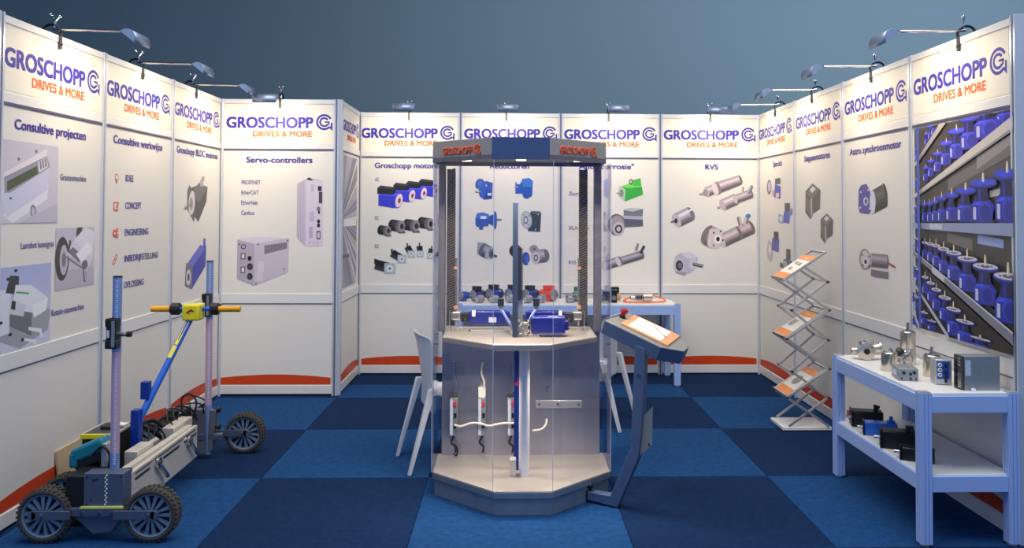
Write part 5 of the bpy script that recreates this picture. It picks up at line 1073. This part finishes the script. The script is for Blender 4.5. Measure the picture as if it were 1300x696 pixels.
gear_cube('small grey gear head on the back table in front of the largest blue motor', (-.63, -.46, zt), a45)
gear_cube('grey gear head on the back table beside the left edge of the blue beam', (-.48, -.44, zt), a45, 0, .05)
gear_cube('grey gear head on the back table just right of the blue beam', (-.32, -.46, zt), a45)
gear_cube('grey gear head on the back table left of the orange-red motor', (-.19, -.46, zt), radians(-115), 0, .05)
gear_cube('square grey gear head on the back table left of the green motor', (.075, -.42, zt), radians(-85), 1, .048)
# dark worm gear motor, right of cabinet
t = thing('gear_motor', 'dark cutaway gear motor with a grey round end on the back table', 'motor', (.46, -.36, zt), 0)
MB().lathe([(.05, 0), (.058, .005), (.058, .04), (.05, .045)], (-.12, -.02, .062), (1, -.2, 0), 24).build('end_cover', 'grey', t)
mb = MB().cyl((-.08, -.02, .055), (.02, -.02, .055), .042, n=16); mb.box(-.03, .05, -.06, .03, 0, .09)
for i in range(7): mb.lathe([(.045, 0), (.048, .003), (.045, .006)], (-.07+i*.012, -.02, .055), (1, 0, 0), 16)
mb.build('housing', 'black', t, bevel=.002)
MB().box(-.01, .07, -.055, .03, .09, .14).build('terminal_box', 'blackm', t, bevel=.003)
mb = MB().cyl((.02, -.065, .045), (.02, -.08, .045), .022, n=16); mb.cyl((-.045, -.06, .07), (-.045, -.075, .07), .008, n=8); mb.cyl((.015, -.058, .118), (.015, -.062, .118), .01, n=10); mb.cyl((.04, -.058, .118), (.04, -.062, .118), .01, n=10); mb.build('opening', 'nickel', t)
MB().cyl((.05, -.02, .05), (.085, -.02, .05), .036, n=16).build('copper_winding', 'wood', t)
t = thing('steel_motor', 'stainless cylindrical motor with ribbed end lying inside an orange cable loop', 'motor', (.76, -.33, zt), 0)
MB().lathe([(.03, 0), (.038, .004), (.038, .085), (.034, .09)], (.0, 0, .04), (1, .1, 0), 24).build('housing', 'nickel', t)
mb = MB(); 
for i in range(6): mb.lathe([(.026, 0), (.033, .003), (.026, .006)], (-.075+i*.012, -.007, .038), (1, .1, 0), 20)
mb.build('ribbed_neck', 'chrome', t); MB().cyl((-.115, -.01, .036), (-.07, -.007, .036), .02, n=14).build('connector', 'nickel', t)
MB().box(-.12, -.105, -.02, .0, .03, .052).build('plug', 'black', t, bevel=.002)
pts = [(.60, -.38, .752), (.58, -.33, .75), (.62, -.25, .76), (.72, -.2, .775), (.83, -.19, .79), (.93, -.24, .775), (.975, -.33, .752), (.90, -.43, .75), (.76, -.46, .75), (.64, -.45, .75), (.585, -.41, .75), (.6, -.36, .765), (.645, -.34, .778)]
o = MB().tube(smooth_path(pts), .0065, 8).build('orange_cable', 'cabo'); tag(o, 'orange cable looped around the stainless motor on the back table', 'cable')

# right table, top
zt = .7225
t = thing('gear_unit', 'nickel right-angle gear unit with a dark bore, left end of the right table', 'gearbox', (1.60, -3.12, zt), radians(-100)); gx = 'polished drive parts on top of the right table'; t['group'] = gx
MB().lathe([(.03, 0), (.047, .006), (.05, .05), (.03, .075)], (-.03, 0, .05), (1, 0, 0), 24).build('housing', 'nickel', t)
MB().lathe([(.046, 0), (.05, .004), (.05, .014), (.03, .018)], (.03, 0, .052), (1, 0, 0), 24).build('flange', 'nickel', t); MB().cyl((.044, 0, .052), (.052, 0, .052), .017, n=16).build('bore', 'black', t)
MB().lathe([(.03, 0), (.03, .06), (.04, .062), (.04, .07)], (0, .02, .055), (0, 1, .2), 20).build('input_neck', 'nickel', t); MB().cyl((0, -.03, .05), (0, -.075, .045), .022, n=14).build('output_neck', 'nickel', t)
mb = MB(); 
for x, y in ((.0, .0), (-.02, .045), (.02, -.03)): mb.cyl((x, y, .09), (x, y, .108), .009, n=8)
mb.build('bolt', 'nickel', t)
def drum(label, loc, r, h, shaft, split=None):
    t = thing('steel_motor', label, 'motor', loc, 0, gx)
    if split: MB().lathe([(r*.95, 0), (r, .004), (r, split-.003), (r*.96, split)], (0, 0, 0), (0, 0, 1), 28).build('lower_body', 'nickel', t); MB().lathe([(r*.96, split), (r, split+.003), (r, h-.004), (r*.93, h)], (0, 0, 0), (0, 0, 1), 28).build('upper_body', 'nickel', t)
    else: MB().lathe([(r*.95, 0), (r, .004), (r, h-.004), (r*.93, h)], (0, 0, 0), (0, 0, 1), 28).build('housing', 'nickel', t)
    if shaft: MB().lathe([(.014, h), (.014, h+.012), (.008, h+.012), (.008, h+shaft)], (0, 0, 0), (0, 0, 1), 16).build('shaft', 'chrome', t)
    mb = MB()
    for a in range(4): mb.cyl((cos(a*1.57+.6)*r*.7, sin(a*1.57+.6)*r*.7, h), (cos(a*1.57+.6)*r*.7, sin(a*1.57+.6)*r*.7, h+.004), .004, n=8)
    mb.build('screw', 'dark', t); return t
drum('short polished cylinder motor without a shaft, behind the grey connector box', (1.585, -3.45, zt), .042, .1, 0)
drum('tallest slender polished motor with an upright shaft on the right table', (1.78, -3.27, zt), .041, .185, .05, .09)
drum('short polished cylinder motor with an upright shaft, left of the blue-faced drive', (1.74, -3.60, zt), .043, .112, .04)
t = thing('valve_fitting', 'small chrome fitting with a black knob between the polished motors', 'fitting', (1.69, -3.36, zt), 0); t['group'] = gx
mb = MB().cyl((0, 0, 0), (0, 0, .06), .018, n=14); mb.cyl((-.04, 0, .06), (.045, 0, .06), .016, n=14); mb.cyl((.03, 0, .02), (.03, -.03, .05), .012, n=10); mb.cyl((-.035, 0, .06), (-.06, .01, .1), .014, n=10); mb.sph((.02, -.02, .085), .015, 10); mb.cyl((-.01, -.01, .03), (-.04, -.02, .01), .01, n=10); mb.build('fitting_body', 'chrome', t)
MB().lathe([(.01, 0), (.02, .004), (.02, .02), (.012, .024)], (-.01, -.01, .085), (-.3, -.7, .5), 16).build('knob', 'black', t); MB().tube(smooth_path([(.03, 0, .06), (.05, -.01, .09), (.06, -.02, .05), (.055, -.02, .012)]), .004, 6).build('hose', 'nickel', t)
t = thing('connector_box', 'low flat grey box with round sockets near the front edge of the right table', 'box', (1.565, -3.66, zt), radians(-12)); t['group'] = gx
MB().box(-.045, .05, -.06, .08, 0, .062).build('housing', 'boxgrey', t, bevel=.003)
mb = MB(); 
for x, z, r in ((-.02, .04, .008), (.012, .035, .007), (.03, .043, .008), (.012, .012, .005), (-.03, .012, .004), (.038, .012, .004)): mb.cyl((x, -.06, z), (x, -.066, z), r, n=12)
mb.build('socket', 'black', t); MB().box(-.0465, -.045, -.03, .05, .02, .045).build('label', 'label', t)
t = thing('servo_drive', 'small upright drive with a blue front and round sockets on the right table', 'drive', (1.69, -3.76, zt), radians(-10)); t['group'] = gx
MB().box(-.033, .045, -.05, .03, 0, .125).build('housing', 'alu', t, bevel=.004); MB().box(-.029, .034, -.053, -.05, .006, .12).build('front_panel', 'alu', t)
MB().box(-.027, .032, -.0545, -.053, .03, .116).build('blue_face', 'mblue2', t)
for z in (.1, .075, .05):
    mb = MB().cyl((-.014, -.0545, z), (-.014, -.060, z), .010, n=14); mb.slot(1).cyl((-.014, -.060, z), (-.014, -.061, z), .005, n=10); mb.build('round_socket', ['paper', 'dark'], t)
mb = MB(); mb.box(.008, .02, -.057, -.0545, .085, .1); mb.box(.008, .02, -.057, -.0545, .05, .07); mb.box(.008, .02, -.057, -.053, .012, .03); mb.cyl((.014, -.0545, .04), (.014, -.058, .04), .006, n=10); mb.build('port', 'black', t)
t = thing('motor_controller', 'largest silver controller box with a black connector strip, right end of the right table', 'controller', (1.80, -3.86, zt), 0); t['group'] = gx
MB().box(-.08, .095, -.075, .0, 0, .165).build('housing', 'boxgrey', t, bevel=.003); MB().box(-.09, -.08, -.075, .0, 0, .163).build('front_panel', 'dark', t, bevel=.001)
mb = MB()
for i in range(9): mb.box(-.094, -.09, -.07, -.04, .012+i*.008, .016+i*.008)
for z in (.115, .13, .145): mb.box(-.094, -.09, -.065, -.04, z, z+.009)
mb.build('terminal_row', 'nickel', t)
mb = MB()
for z0, z1 in ((.014, .06), (.075, .095), (.108, .118), (.125, .135)): mb.box(-.096, -.09, -.03, -.01, z0, z1)
mb.build('port', 'black', t); MB().box(-.076, -.05, -.0762, -.075, .07, .145).build('data_label', 'label', t)
o = MB().lathe([(.012, 0), (.0125, .002), (.011, .004), (.004, .005)], (0, 0, 0), (0, -.6, 1), 16).build('round_cap', 'label'); o.location = (1.757, -3.945, zt+.004); tag(o, 'tiny pale round cap at the front corner of the silver controller', 'cap')
# lower shelf servo motors
def servo(label, loc, rz, L, s, col, plug):
    t = thing('servo_motor', label, 'motor', loc, rz, 'servo motors on the lower shelf of the right table')
    MB().box(-L/2, L/2, -s/2, s/2, .0, s).build('housing', col, t, bevel=.007, seg=3)
    MB().box(-L/2-.008, -L/2, -s/2-.003, s/2+.003, 0, s+.004).build('flange', 'blackm' if col != 'mblue2' else col, t, bevel=.003); MB().cyl((-L/2-.035, 0, s/2), (-L/2, 0, s/2), .009, n=12).build('shaft', 'chrome', t)
    mb = MB()
    if plug == 0: mb.cyl((L*.3, 0, s), (L*.3, 0, s+.022), .014, n=12); mb.bar((L*.22, 0, s+.028), (L*.42, 0, s+.02), .02, .014)
    elif plug == 1: mb.cyl((L*.32, 0, s-.005), (L*.32, 0, s+.012), .022, n=14); mb.cyl((L*.32, 0, s), (L*.32, 0, s+.035), .01, n=12)
    else: mb.box(L*.2, L*.42, -.022, .022, s-.002, s+.024); mb.cyl((L*.35, -.02, s+.01), (L*.35, -.04, s+.005), .012, n=12)
    mb.build('connector', col if plug == 1 else 'black', t, bevel=.003); MB().box(L*.12, L*.26, -s/2-.0012, -s/2, .012, .034).build('type_plate', 'label' if plug == 1 else 'dark', t); return t
zs = .336
servo('black servo motor at the far end of the lower shelf, topmost in view', (1.61, -3.12, zs), radians(-15), .165, .09, 'black', 0)
servo('blue servo motor on the lower shelf between the black ones', (1.60, -3.31, zs), radians(-20), .17, .072, 'blue', 1)
servo('largest black servo motor in the middle of the lower shelf', (1.585, -3.55, zs), radians(-22), .17, .092, 'blackm', 2)
servo('small black servo motor half hidden behind the front table leg', (1.575, -3.77, zs), radians(-30), .15, .065, 'blackm', 2)
